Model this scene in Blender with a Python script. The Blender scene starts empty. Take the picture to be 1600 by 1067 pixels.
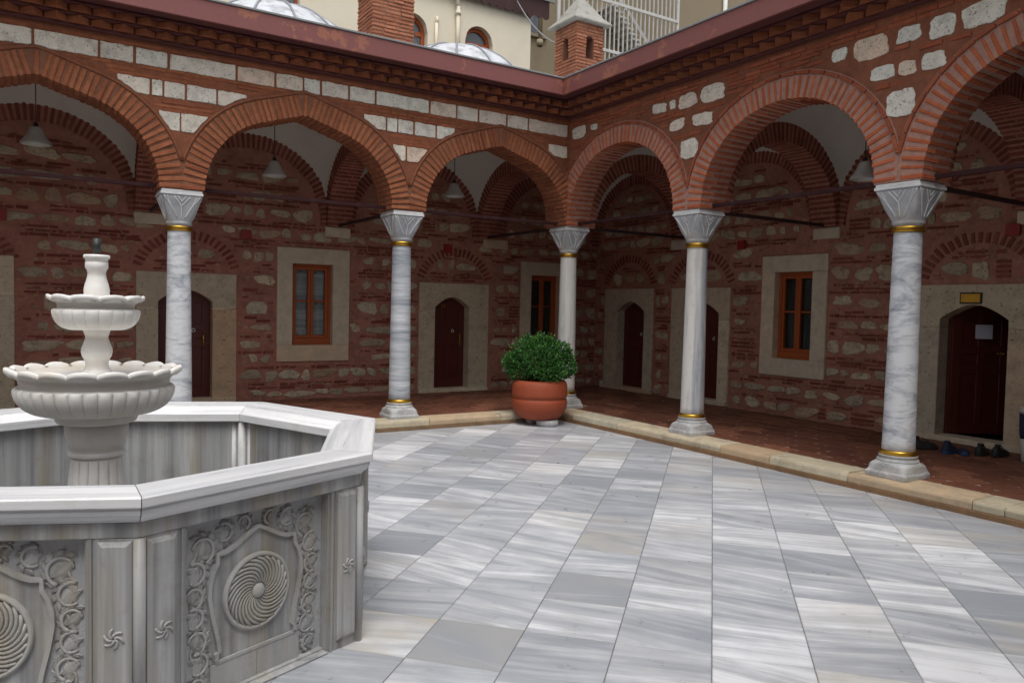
import bpy, bmesh, math, random
from mathutils import Vector, Matrix
random.seed(7)
R = math.radians
scene = bpy.context.scene
col = scene.collection

# ------------------------------------------------------------------ camera
cam = bpy.data.cameras.new('camera')
camo = bpy.data.objects.new('camera', cam); col.objects.link(camo)
FW = Vector((0.53351805, 0.84461164, -0.04460565)).normalized()
RT = Vector((0.84577594, -0.53305703, 0.02265531)); RT = (RT - FW*RT.dot(FW)).normalized()
UP = RT.cross(FW)
CAM = Vector((-6.65645858, -9.0365462, 1.58))
camo.matrix_world = Matrix.Translation(CAM) @ Matrix((RT, UP, -FW)).transposed().to_4x4()
cam.sensor_width = 36; cam.lens = 1188.678/1600*36
cam.clip_start = .05; cam.clip_end = 300
scene.camera = camo
def topix(p):
    d = Vector(p) - CAM; z = d.dot(FW)
    if z < .1: return (-9999, -9999)
    return (800 + 1188.678*d.dot(RT)/z, 533.5 - 1188.678*d.dot(UP)/z)

# ------------------------------------------------------------------ sky, sun, exposure
SUN_EL, SUN_AZ = R(66), R(205)      # azimuth of the sun, clockwise from +Y (soft light from behind the camera)
w = bpy.data.worlds.new('World'); scene.world = w; w.use_nodes = True
nt = w.node_tree; nt.nodes.clear()
sky = nt.nodes.new('ShaderNodeTexSky'); sky.sky_type = 'NISHITA'; sky.sun_disc = False
sky.sun_elevation = SUN_EL; sky.sun_rotation = SUN_AZ; sky.dust_density = 4; sky.air_density = 1.2; sky.ozone_density = 1
hs = nt.nodes.new('ShaderNodeHueSaturation'); hs.inputs['Saturation'].default_value = .30
bg = nt.nodes.new('ShaderNodeBackground'); bg.inputs['Strength'].default_value = .135
wo = nt.nodes.new('ShaderNodeOutputWorld')
nt.links.new(sky.outputs[0], hs.inputs['Color']); nt.links.new(hs.outputs[0], bg.inputs['Color']); nt.links.new(bg.outputs[0], wo.inputs['Surface'])
sl = bpy.data.lights.new('sun', 'SUN'); sl.energy = 1.2; sl.angle = R(35); sl.color = (1, .975, .94)
so = bpy.data.objects.new('sun', sl); col.objects.link(so)
sd = Vector((math.sin(SUN_AZ)*math.cos(SUN_EL), math.cos(SUN_AZ)*math.cos(SUN_EL), math.sin(SUN_EL)))
so.rotation_euler = (-sd).to_track_quat('-Z', 'Y').to_euler(); so.location = (-6, -4, 12)
vs = scene.view_settings; vs.view_transform = 'Standard'; vs.look = 'None'; vs.exposure = 0.38; vs.gamma = 1

# ------------------------------------------------------------------ materials
class NT:
    def __init__(s, name):
        s.m = bpy.data.materials.new(name); s.m.use_nodes = True; s.t = s.m.node_tree
        s.b = s.t.nodes['Principled BSDF']
    def n(s, typ, **kw):
        nd = s.t.nodes.new('ShaderNode'+typ)
        for k, v in kw.items():
            if k.startswith('i_'):
                key = k[2:].replace('_', ' ')
                nd.inputs[int(key) if key.isdigit() else key].default_value = v
            else: setattr(nd, k, v)
        return nd
    def l(s, a, b): s.t.links.new(a, b)
    def coord(s, scale=(1,1,1), rot=(0,0,0), kind='Object', off=None):
        tc = s.n('TexCoord'); mp = s.n('Mapping'); mp.inputs['Scale'].default_value = scale; mp.inputs['Rotation'].default_value = rot
        s.l(tc.outputs[kind], mp.inputs['Vector'])
        if off is not None: s.l(off, mp.inputs['Location'])
        return mp.outputs[0]
    def noise(s, vec, scale=5, detail=6, rough=.6, dist=0):
        nd = s.n('TexNoise'); nd.inputs['Scale'].default_value = scale; nd.inputs['Detail'].default_value = detail
        nd.inputs['Roughness'].default_value = rough; nd.inputs['Distortion'].default_value = dist
        if vec is not None: s.l(vec, nd.inputs['Vector'])
        return nd.outputs['Fac']
    def ramp(s, fac, stops, interp='LINEAR'):
        r = s.n('ValToRGB'); r.color_ramp.interpolation = interp; e = r.color_ramp.elements
        while len(e) < len(stops): e.new(.5)
        for x, (p, c) in zip(e, stops):
            x.position = p; x.color = (c, c, c, 1) if isinstance(c, (int, float)) else (*c, 1)
        s.l(fac, r.inputs[0]); return r.outputs[0]
    def mix(s, fac, a, b, typ='MIX'):
        m = s.n('Mix', data_type='RGBA', blend_type=typ)
        for sock, v in ((m.inputs[0], fac), (m.inputs[6], a), (m.inputs[7], b)):
            if isinstance(v, (int, float)): sock.default_value = v
            elif isinstance(v, tuple): sock.default_value = (*v, 1)
            else: s.l(v, sock)
        return m.outputs[2]
    def math(s, op, a, b=0.0, c=0.0):
        m = s.n('Math', operation=op)
        for i, v in enumerate((a, b, c)):
            if isinstance(v, (int, float)): m.inputs[i].default_value = v
            else: s.l(v, m.inputs[i])
        return m.outputs[0]
    def bump(s, h, strength=.3, dist=.01, prev=None):
        b = s.n('Bump'); b.inputs['Strength'].default_value = strength; b.inputs['Distance'].default_value = dist
        s.l(h, b.inputs['Height'])
        if prev is not None: s.l(prev, b.inputs['Normal'])
        s.l(b.outputs[0], s.b.inputs['Normal']); return b.outputs[0]
    def done(s, colr, rough=.7, metal=0, spec=None):
        for key, v in (('Base Color', colr), ('Roughness', rough), ('Metallic', metal)):
            if isinstance(v, (int, float)): s.b.inputs[key].default_value = v
            elif isinstance(v, tuple): s.b.inputs[key].default_value = (*v, 1)
            else: s.l(v, s.b.inputs[key])
        if spec is not None: s.b.inputs['Specular IOR Level'].default_value = spec
        return s.m
M = {}
def mat_tile():
    s = NT('marble_tile'); oi = s.n('ObjectInfo')
    sep = s.n('SeparateColor'); s.l(oi.outputs['Color'], sep.inputs[0])
    tone, seed, beige = sep.outputs[0], sep.outputs[1], sep.outputs[2]
    cmb = s.n('CombineXYZ'); s.l(s.math('MULTIPLY', seed, 91.7), cmb.inputs[0]); s.l(s.math('MULTIPLY', seed, 37.3), cmb.inputs[1])
    tc = s.n('TexCoord'); vr = s.n('VectorRotate', rotation_type='Z_AXIS'); s.l(tc.outputs['Object'], vr.inputs['Vector'])
    s.l(s.math('MULTIPLY_ADD', s.math('FRACT', s.math('MULTIPLY', seed, 17.31)), .55, -.20), vr.inputs['Angle'])

    def strk(sc, off):
        mp = s.n('Mapping'); mp.inputs['Scale'].default_value = sc; s.l(vr.outputs[0], mp.inputs['Vector'])
        a = s.n('VectorMath', operation='ADD'); s.l(mp.outputs[0], a.inputs[0]); s.l(cmb.outputs[0], a.inputs[1]); return a.outputs[0]
    n1 = s.noise(strk((.55, 5.2, 1), 0), 1.6, 6, .60, .5)
    n2 = s.noise(strk((.8, 19, 1), 0), 1.5, 5, .6, .45)
    n3 = s.noise(strk((3, 3, 3), 0), 2.0, 7, .65, .3)
    sp = s.noise(strk((.5, 30, 1), 0), 1.6, 4, .6, .2)
    f = s.math('ADD', s.math('MULTIPLY', n1, .95), s.math('MULTIPLY', n2, .42))
    f = s.math('ADD', f, s.math('MULTIPLY', n3, .22))
    f = s.math('ADD', f, s.math('MULTIPLY_ADD', tone, .52, -.575))
    c = s.ramp(f, [(.30, (.31, .33, .365)), (.46, (.42, .438, .47)), (.57, (.52, .535, .56)), (.67, (.665, .678, .70)), (.78, (.80, .807, .825))])
    dark = s.ramp(sp, [(.56, 0.0), (.72, 1.0)])
    c = s.mix(s.math('MULTIPLY', dark, s.math('MULTIPLY', s.math('SUBTRACT', 1.0, tone), .25)), c, (.24, .255, .28))
    bs = s.math('MULTIPLY', s.ramp(s.noise(strk((1.6, 3, 1), 0), 1.3, 3, .5), [(.35, 0.0), (.62, 1.0)]), beige)
    c = s.mix(s.math('MULTIPLY', bs, .8), c, (.50, .46, .385), 'MIX')
    ab = s.n('VectorMath', operation='ABSOLUTE'); s.l(tc.outputs['Object'], ab.inputs[0]); sx_ = s.n('SeparateXYZ'); s.l(ab.outputs[0], sx_.inputs[0])
    ed = s.math('ADD', s.math('MAXIMUM', sx_.outputs[0], sx_.outputs[1]), s.math('MULTIPLY', n3, .012))
    c = s.mix(s.ramp(s.math('MULTIPLY', ed, 4.0), [(.872, 0.0), (.915, .42)]), c, (.27, .26, .25))
    dirt = s.noise(s.n('NewGeometry').outputs['Position'], 1.1, 5, .6)
    c = s.mix(s.ramp(dirt, [(.45, 0.0), (.75, .22)]), c, (.30, .29, .28), 'MIX')
    rg = s.math('MULTIPLY_ADD', n3, .3, .17)
    s.bump(s.noise(s.n('NewGeometry').outputs['Position'], 30, 4, .6), .05, .002)
    return s.done(c, rg, spec=.45)
def mat_marble(name, light, dark, scale, rot=(0,0,0), lo=.38, hi=.66, dist=.8, rough=.4, fine=.35, warm=None, dirt=.25, bump=.1, dirtcol=(.20,.17,.13)):
    s = NT(name); oi = s.n('ObjectInfo')
    cmb = s.n('CombineXYZ'); r = s.math('MULTIPLY', oi.outputs['Random'], 43.0); s.l(r, cmb.inputs[0]); s.l(r, cmb.inputs[1])
    v = s.coord(scale, rot, off=cmb.outputs[0])
    n1 = s.noise(v, 1.0, 7, .62, dist); n2 = s.noise(v, 4.2, 6, .6, dist*.6)
    f = s.math('ADD', s.math('MULTIPLY', n1, 1-fine), s.math('MULTIPLY', n2, fine))
    c = s.ramp(f, [(lo, dark), ((lo+hi)/2, tuple((a+b)/2 for a, b in zip(light, dark))), (hi, light)])
    g = s.n('NewGeometry')
    if warm:
        wn = s.noise(s.coord((5, 5, .9), kind='Object'), 1.0, 5, .6); c = s.mix(s.ramp(wn, [(.52, 0.0), (.69, .62)]), c, warm)
    d = s.noise(g.outputs['Position'], 6.0, 8, .7); c = s.mix(s.ramp(d, [(.52, 0.0), (.78, dirt)]), c, dirtcol)
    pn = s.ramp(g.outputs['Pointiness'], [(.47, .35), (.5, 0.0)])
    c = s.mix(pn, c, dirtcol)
    s.bump(s.noise(g.outputs['Position'], 45, 5, .65), bump, .004)
    return s.done(c, s.math('MULTIPLY_ADD', n2, .3, rough-.15), spec=.4)
def mat_brick(name, c1, c2, c3, dirt=.3, island=True, rough=.88):
    s = NT(name); g = s.n('NewGeometry'); oi = s.n('ObjectInfo')
    rnd = g.outputs['Random Per Island'] if island else oi.outputs['Random']
    c = s.ramp(rnd, [(.0, c1), (.5, c2), (1.0, c3)])
    p = g.outputs['Position']
    c = s.mix(s.ramp(s.noise(p, 14, 6, .65), [(.35, 0.0), (.72, .55)]), c, tuple(x*.45 for x in c1), 'MIX')
    c = s.mix(s.ramp(s.noise(p, 2.2, 6, .65), [(.45, 0.0), (.75, dirt)]), c, (.035, .022, .018))
    c = s.mix(s.ramp(s.noise(p, 60, 3, .6), [(.6, 0.0), (.78, .35)]), c, tuple(min(1, x*1.9+.03) for x in c2))
    h = s.math('ADD', s.noise(p, 26, 6, .7), s.math('MULTIPLY', s.noise(p, 110, 3, .6), .4))
    s.bump(h, .7, .012)
    return s.done(c, rough, spec=.2)
def mat_stone(name, c1, c2, pit=(.10,.085,.065), pitlo=.60, pithi=.70, pscale=34, grime=(.07,.06,.05), gr=.5, bump=.6, gscale=3.5):
    s = NT(name); g = s.n('NewGeometry'); p = g.outputs['Position']; oi = s.n('ObjectInfo')
    c = s.ramp(oi.outputs['Random'], [(0, c1), (.3, c2), (.5, tuple(a*b for a, b in zip(c1, (.95, 1.02, 1.1)))), (.7, tuple(a*b for a, b in zip(c2, (1.08, .86, .74)))), (.85, tuple(min(.8, a*1.18) for a in c1)), (1, tuple((a+b)/2 for a, b in zip(c1, c2)))])
    c = s.mix(s.ramp(s.noise(p, 7, 7, .65), [(.3, 0.0), (.7, .6)]), c, tuple(x*.6 for x in c1))
    pt = s.noise(p, pscale, 4, .6)
    c = s.mix(s.ramp(pt, [(pitlo, 0.0), (pithi, .85)]), c, pit)
    c = s.mix(s.ramp(s.noise(p, gscale, 8, .72), [(.5, 0.0), (.72, gr)]), c, grime)
    hgt = s.math('SUBTRACT', s.noise(p, 18, 6, .65), s.math('MULTIPLY', s.ramp(pt, [(pitlo, 0.0), (pithi, 1.0)]), .5))
    s.bump(hgt, bump, .012)
    return s.done(c, .88, spec=.2)
def mat_plain(name, c, rough=.7, var=.25, vs_=3, bump=.15, bs=40, metal=0, dirt=(.1,.08,.06), dl=.5, dh=.8, spec=None):
    s = NT(name); g = s.n('NewGeometry'); p = g.outputs['Position']
    k = s.mix(s.ramp(s.noise(p, vs_, 7, .65), [(dl, 0.0), (dh, var)]), c, dirt)
    k = s.mix(s.ramp(s.noise(p, vs_*9, 4, .6), [(.4, 0.0), (.8, var*.5)]), k, tuple(x*.6 for x in c))
    s.bump(s.noise(p, bs, 5, .6), bump, .005)
    return s.done(k, rough, metal, spec)
M['tile'] = mat_tile()
M['joint'] = mat_plain('floor_joint', (.20, .195, .19), .9)
M['col_band'] = mat_marble('column_marble_banded', (.60, .61, .625), (.25, .275, .315), (.7, .7, 8), (.10, .05, 0), .38, .64, .9)
M['col_swirl'] = mat_marble('column_marble_swirl', (.64, .65, .66), (.26, .285, .335), (1.3, 1.3, 4.0), (.6, .35, 0), .36, .54, 2.4)
M['col_streak'] = mat_marble('column_marble_streak', (.64, .62, .58), (.30, .325, .375), (5.5, 5.5, .3), (0.04, 0, .3), .38, .52, .5, warm=(.62,.56,.47))
M['capital'] = mat_marble('capital_marble', (.50, .50, .50), (.27, .285, .31), (3, 3, 3), (0,0,0), .35, .65, 1, rough=.6, warm=(.44,.39,.31), bump=.3)
M['abacus'] = mat_marble('abacus_marble', (.70, .70, .69), (.5, .5, .5), (3, 3, 3), rough=.55)
M['plinth'] = mat_marble('plinth_marble', (.56, .56, .55), (.30, .31, .32), (4, 4, 4), (0,0,0), .32, .64, 1, rough=.6, bump=.45, dirt=.45)
M['basin'] = mat_marble('basin_marble', (.49, .495, .495), (.205, .21, .215), (7.5, 7.5, .22), (0.0, .03, 0), .38, .64, .35, rough=.5, warm=(.31,.25,.145), dirt=.45, bump=.2, dirtcol=(.13,.105,.075))
M['panel'] = mat_marble('carved_marble', (.46, .465, .47), (.28, .285, .295), (6, 6, .5), (0,0,0), .3, .7, .3, rough=.7, dirt=.35, bump=1.0, dirtcol=(.13,.11,.08))
M['carve'] = mat_marble('carving_marble', (.47, .47, .46), (.29, .295, .30), (6, 6, .8), (0,0,0), .3, .7, .3, rough=.65, warm=(.36,.31,.22), dirt=.4, bump=.5, dirtcol=(.12,.10,.07))
M['coping'] = mat_marble('coping_marble', (.80, .80, .80), (.47, .485, .51), (.5, 11, 11), (0,0,.01), .30, .60, .3, rough=.32, dirt=.18, bump=.08)
M['bowl'] = mat_marble('white_marble', (.86, .845, .81), (.74, .725, .69), (3, 3, 3), (0,0,0), .35, .65, 1.2, rough=.42, warm=(.78,.71,.58), dirt=.12, dirtcol=(.42,.35,.25), bump=.1)
M['gold'] = mat_plain('gilt_brass', (.62, .36, .055), .33, .35, 12, .2, 60, metal=1, dirt=(.12,.06,.015))
M['brickL'] = mat_brick('orange_brick', (.31, .105, .05), (.38, .135, .062), (.27, .085, .042), .25, False)
M['brickR'] = mat_brick('red_brick', (.48, .13, .055), (.41, .105, .046), (.54, .16, .072), .16, False)
M['brickLi'] = mat_brick('orange_brick_courses', (.31, .105, .05), (.35, .12, .056), (.25, .08, .042), .3)
M['brickRi'] = mat_brick('red_brick_courses', (.36, .105, .052), (.30, .08, .04), (.40, .125, .062), .28)
M['brickD'] = mat_brick('dark_red_brick', (.26, .075, .05), (.20, .055, .038), (.32, .105, .068), .25)
M['tooth'] = mat_brick('cornice_brick', (.30, .10, .046), (.25, .08, .038), (.35, .12, .055), .4, False)
M['mortL'] = mat_brick('orange_render', (.26, .095, .05), (.26, .095, .05), (.26, .095, .05), .35)
M['mortLr'] = mat_brick('brown_lime_mortar', (.24, .105, .062), (.24, .105, .062), (.24, .105, .062), .35)
M['mortR'] = mat_brick('pink_lime_mortar', (.42, .235, .18), (.42, .235, .18), (.42, .235, .18), .15)
M['mortRo'] = mat_brick('ochre_render', (.27, .10, .055), (.27, .10, .055), (.27, .10, .055), .4)
M['mortD'] = mat_brick('red_wall_mortar', (.42, .192, .138), (.42, .192, .138), (.42, .192, .138), .38)
M['rubble'] = mat_stone('rubble_stone', (.56, .47, .33), (.36, .29, .205), pitlo=.56, pithi=.74, pscale=26, gr=.65, grime=(.17,.095,.07), gscale=7, bump=.9)
M['chip'] = mat_brick('stone_and_brick_chips', (.30, .10, .068), (.44, .30, .21), (.36, .16, .11), .3)
M['ashlar'] = mat_stone('white_limestone', (.78, .71, .59), (.70, .655, .57), pitlo=.58, pithi=.68, pscale=48, gr=.55, gscale=5.5, grime=(.17,.145,.12))
M['frame'] = mat_stone('frame_stone', (.58, .49, .355), (.53, .45, .33), pitlo=.60, pithi=.69, pscale=30, gr=.25, bump=.3)
M['frame2'] = mat_stone('smooth_frame_stone', (.62, .54, .41), (.60, .525, .40), pitlo=.70, pithi=.78, pscale=30, gr=.12, bump=.12)
M['kerb'] = mat_stone('kerb_stone', (.57, .50, .365), (.50, .435, .31), pitlo=.66, pithi=.76, pscale=24, gr=.35, bump=.2, grime=(.2,.16,.11))
M['kerbbase'] = mat_stone('kerb_base_stone', (.26, .165, .09), (.23, .15, .085), gr=.4, bump=.3)
M['terra'] = mat_brick('terracotta_floor_tile', (.21, .083, .05), (.13, .05, .032), (.29, .12, .072), .3, False, rough=.5)
M['terrai'] = mat_brick('terracotta_floor_tiles', (.21, .083, .05), (.175, .066, .04), (.25, .10, .06), .35, True, rough=.6)
M['terraj'] = mat_plain('terracotta_joint', (.42, .30, .23), .95, .5, 5, dirt=(.09,.05,.035))
M['vault'] = mat_plain('white_plaster', (.52, .49, .44), .9, .2, 2, .1, 20)
M['fascia'] = mat_plain('purple_red_fascia', (.205, .066, .058), .6, .5, 2.2, .2, 30, dirt=(.40, .15, .07), dl=.575, dh=.60)
M['soffit'] = mat_plain('purple_red_soffit', (.10, .026, .024), .8, .6, 3, .4, 30, dirt=(.03,.02,.02))
M['lead'] = mat_plain('lead_sheet', (.58, .60, .63), .55, .75, 6, .3, 22, dirt=(.20,.20,.21), dl=.45, dh=.66)
M['flash'] = mat_plain('lead_flashing', (.22, .225, .225), .5, .4, 8, .2)
M['rod'] = mat_plain('painted_iron_rod', (.04, .016, .017), .8, .4, 6, .3, spec=.1)
M['roddark'] = mat_plain('dark_iron_rod', (.035, .015, .015), .6, .4, 6, .3)
M['door'] = mat_plain('dark_red_wood', (.085, .014, .009), .45, .5, 4, .25, 60, dirt=(.03,.006,.004))
M['wwood'] = mat_plain('orange_wood', (.36, .078, .014), .45, .4, 5, .2, 70, dirt=(.16,.035,.008))
M['pot'] = mat_plain('terracotta_pot', (.29, .055, .019), .7, .4, 5.5, .25, 60, dirt=(.34,.12,.06), dl=.56, dh=.80)
M['shade'] = mat_plain('white_enamel', (.50, .485, .44), .5, .2, 5, .02)
M['dark'] = mat_plain('dark_interior', (.012, .008, .007), .9)  # near-black colour stands in for the unlit depth behind openings
M['cream'] = mat_plain('cream_render', (.74, .675, .53), .9, .18, 1.2, .1, 30, dirt=(.42,.37,.27))
M['tan'] = mat_plain('tan_render', (.29, .235, .155), .9, .35, 1.0, .15, 30, dirt=(.17,.13,.085))
M['whitem'] = mat_plain('white_painted_metal', (.60, .59, .56), .5, .3, 5, .05)
M['awn'] = mat_plain('dark_awning', (.05, .018, .018), .8)
M['black'] = mat_plain('black_rubber', (.012, .012, .014), .6, .3, 9, .2)
M['navy'] = mat_plain('navy_fabric', (.012, .02, .05), .7, .3, 9, .2)
M['blue'] = mat_plain('blue_rubber', (.01, .05, .14), .55, .2, 9, .1)
M['red'] = mat_plain('red_enamel', (.26, .012, .009), .5, .2, 9, .05)
M['paper'] = mat_plain('paper', (.55, .55, .62), .8, .1)
M['pipe'] = mat_plain('dark_green_pipe', (.02, .032, .03), .5, .3, 20, .2)
M['capst'] = mat_plain('weathered_cement', (.34, .33, .295), .85, .95, 8, .4, 18, dirt=(.12,.11,.09))
M['brickC'] = mat_brick('chimney_brick', (.42, .165, .09), (.34, .125, .07), (.47, .20, .115), .25)
M['mortC'] = mat_brick('chimney_mortar', (.27, .13, .085), (.27, .13, .085), (.27, .13, .085), .3)
def mat_glass():
    s = NT('window_glass'); return s.done((.10, .115, .125), .08, 0, .7)
M['glass'] = mat_glass()
def mat_curtain():
    s = NT('lace_curtain'); v = s.coord((.5, .5, 34)); c = s.ramp(s.noise(v, 1.0, 3, .5), [(.35, (.30, .31, .31)), (.65, (.52, .53, .52))]); return s.done(c, .9)
M['curtain'] = mat_curtain()
M['dcurtain'] = mat_plain('dark_curtain', (.07, .07, .065), .9, .4, 6)  # dark tone painted in for the unlit inside of uncurtained windows
def mat_leaf():
    s = NT('leaf'); g = s.n('NewGeometry')
    c = s.ramp(g.outputs['Random Per Island'], [(0, (.018, .07, .012)), (.5, (.035, .125, .02)), (.85, (.06, .19, .03)), (1, (.10, .26, .045))])
    s.b.inputs['Subsurface Weight'].default_value = 0
    return s.done(c, .38, spec=.5)
M['leaf'] = mat_leaf()
M['twig'] = mat_plain('twig_bark', (.07, .045, .025), .9)

# ------------------------------------------------------------------ mesh helpers
class MB:
    def __init__(s): s.v = []; s.f = []; s.sm = []
    def add(s, vs, fs, smooth=False):
        o = len(s.v); s.v += [tuple(p) for p in vs]; s.f += [tuple(i+o for i in f) for f in fs]; s.sm += [smooth]*len(fs)
    def box(s, lo, hi, fn=None, jit=0):
        pts = [(x, y, z) for x in (lo[0], hi[0]) for y in (lo[1], hi[1]) for z in (lo[2], hi[2])]
        if jit: pts = [tuple(c+random.uniform(-jit, jit) for c in p) for p in pts]
        if fn: pts = [fn(*p) for p in pts]
        s.add(pts, [(0,1,3,2), (4,6,7,5), (0,4,5,1), (2,3,7,6), (0,2,6,4), (1,5,7,3)])
    def prism(s, poly, a, b, fn):          # poly of (u,w); extruded along the middle coordinate from a to b
        n = len(poly)
        pts = [fn(u, a, w_) for u, w_ in poly] + [fn(u, b, w_) for u, w_ in poly]
        s.add(pts, [tuple(range(n)), tuple(range(2*n-1, n-1, -1))] + [(i, (i+1) % n, n+(i+1) % n, n+i) for i in range(n)])
    def quad(s, *p): s.add(p, [tuple(range(len(p)))])
    def lathe(s, prof, n=32, c=(0,0,0), rf=None, zf=None, cap=True, a0=0):
        rows = []
        for r, z in prof:
            rows.append([(c[0]+(rf(r, z, t) if rf else r)*math.cos(t), c[1]+(rf(r, z, t) if rf else r)*math.sin(t), c[2]+(zf(r, z, t) if zf else z)) for t in (a0+2*math.pi*i/n for i in range(n))])
        vs = [p for r in rows for p in r]; fs = []
        for k in range(len(rows)-1):
            for i in range(n): fs.append((k*n+i, k*n+(i+1) % n, (k+1)*n+(i+1) % n, (k+1)*n+i))
        if cap: fs += [tuple(range(n))[::-1], tuple((len(rows)-1)*n+i for i in range(n))]
        s.add(vs, fs, True)
    def tube(s, path, r, n=8, closed=False, flat=None):
        path = [Vector(p) for p in path]; m = len(path); rings = []; x = None
        for i, p in enumerate(path):
            a = path[(i-1) % m] if (closed or i) else p; b = path[(i+1) % m] if (closed or i < m-1) else p
            t = (b-a).normalized()
            if x is None: x = t.cross(Vector((0, 0, 1)) if abs(t.z) < .9 else Vector((1, 0, 0))).normalized()
            x = (x-t*x.dot(t)).normalized(); y = x.cross(t)
            rr = r(i/(m-1)) if callable(r) else r
            rings.append([p+(x*math.cos(q)+y*math.sin(q))*rr for q in (2*math.pi*k/n for k in range(n))])
        vs = [q for rg in rings for q in rg]; fs = []
        for i in range(m if closed else m-1):
            for k in range(n):
                j = (i+1) % m; fs.append((i*n+k, i*n+(k+1) % n, j*n+(k+1) % n, j*n+k))
        if not closed: fs += [tuple(range(n))[::-1], tuple((m-1)*n+k for k in range(n))]
        s.add(vs, fs, True)
    def mesh(s, name, mat=None, bevel=0, seg=1):
        me = bpy.data.meshes.new(name); me.from_pydata(s.v, [], s.f)
        for p, q in zip(me.polygons, s.sm): p.use_smooth = q
        bm = bmesh.new(); bm.from_mesh(me)
        bmesh.ops.recalc_face_normals(bm, faces=bm.faces)
        if bevel: bmesh.ops.bevel(bm, geom=list(bm.edges), offset=bevel, segments=seg, affect='EDGES', clamp_overlap=True)
        bm.to_mesh(me); bm.free()
        if mat: me.materials.append(M[mat])
        return me
    def obj(s, name, mat, parent=None, bevel=0, seg=1, loc=None, **props):
        return put(name, s.mesh(name, mat, bevel, seg), parent, loc=loc, **props)
def put(name, me, parent=None, mw=None, loc=None, **props):
    o = bpy.data.objects.new(name, me); col.objects.link(o)
    if parent: o.parent = parent
    if mw is not None: o.matrix_local = mw
    if loc is not None: o.location = loc
    for k, v in props.items(): o[k] = v
    return o
def thing(name, label, cat, loc=(0,0,0), rz=0, group=None):
    o = bpy.data.objects.new(name, None); col.objects.link(o); o.location = loc; o.rotation_euler = (0, 0, rz); o.empty_display_size = .2
    o['label'] = label; o['category'] = cat
    if group: o['group'] = group
    return o
def tag(o, label, cat, group=None):
    o['label'] = label; o['category'] = cat
    if group: o['group'] = group
    return o
def structure(name, me=None):
    o = bpy.data.objects.new(name, me); col.objects.link(o); o['kind'] = 'structure'; return o
U = random.uniform

# ------------------------------------------------------------------ the place: sizes in metres
K = .131            # gallery floor above the courtyard
ZS = 2.757          # spring of the arches
TW = .20            # half thickness of the arcade walls
DW = 2.45           # back walls of the galleries, from the column axis
ZT = 4.245          # top of the arcade masonry below the cornice
left = lambda s, d, z: Vector((-s, -d, z))        # s along the arcade from the corner column, d out to the courtyard
right = lambda s, d, z: Vector((-d, -s, z))
SP = {'L': [0, 2.65, 5.29, 7.93, 10.57], 'R': [0, 2.555, 5.115, 7.675, 10.235]}
FN = {'L': left, 'R': right}
HO, RISE = 1.06, .99

def resample(pts, n=None, step=None):
    L = [0]
    for a, b in zip(pts, pts[1:]): L.append(L[-1]+math.dist(a, b))
    if n is None: n = max(2, round(L[-1]/step)+1)
    out = []; k = 0
    for i in range(n):
        t = L[-1]*i/(n-1)
        while k < len(L)-2 and L[k+1] < t: k += 1
        q = (t-L[k])/max(1e-9, L[k+1]-L[k]); a, b = pts[k], pts[k+1]
        out.append((a[0]+(b[0]-a[0])*q, a[1]+(b[1]-a[1])*q))
    return out
def profile(kind, h=HO, rise=RISE, n=60):
    """half profile from the spring (h,0) to the apex (0,rise), mirrored to a whole arch from -h to h"""
    half = []
    if kind == 'pointed':
        r0 = .80*h; c = h-r0
        d = math.hypot(c, rise); th = math.atan2(rise, -c)-math.acos(min(1, r0/d))
        for i in range(n+1):
            a = th*i/n; half.append((c+r0*math.cos(a), r0*math.sin(a)))
        half.append((0, rise))
    else:
        for i in range(n+1):
            a = math.pi/2*i/n; half.append((h*math.cos(a)**.97, rise*math.sin(a)**.97 if i else 0))
    full = [(-x, z) for x, z in half] + [(x, z) for x, z in half[::-1][1:]]
    return full
def normals(p):
    out = []
    for i in range(len(p)):
        a = p[max(0, i-1)]; b = p[min(len(p)-1, i+1)]; dx, dz = b[0]-a[0], b[1]-a[1]; l = math.hypot(dx, dz) or 1
        out.append((-dz/l, dx/l))
    return out
def offset(p, o):
    q = []; nn = normals(p)
    for i, ((x, z), (nx, nz)) in enumerate(zip(p, nn)): q.append((x+nx*o, z+nz*o))
    return q
HS = {'L': 1.10, 'R': 1.06}
PR = {'L': profile('pointed', 1.10), 'R': profile('round')}

def brick_mesh(name, mat, t, dep, L, jit=.004, bev=.004):
    b = MB(); b.box((-t/2, -dep/2, 0), (t/2, dep/2, L), jit=jit); return b.mesh(name, mat, bev)
def frame_mat(fn, s, d, z, ts, tz, ns, nz):
    o = fn(s, d, z); z0 = fn(0, 0, 0)
    X = (fn(ts, 0, tz)-z0).normalized(); Z = (fn(ns, 0, nz)-z0).normalized(); Y = Z.cross(X)
    return Matrix((X, Y, Z)).transposed().to_4x4().copy() if False else Matrix.Translation(o) @ Matrix((X, Y, Z)).transposed().to_4x4()

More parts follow.
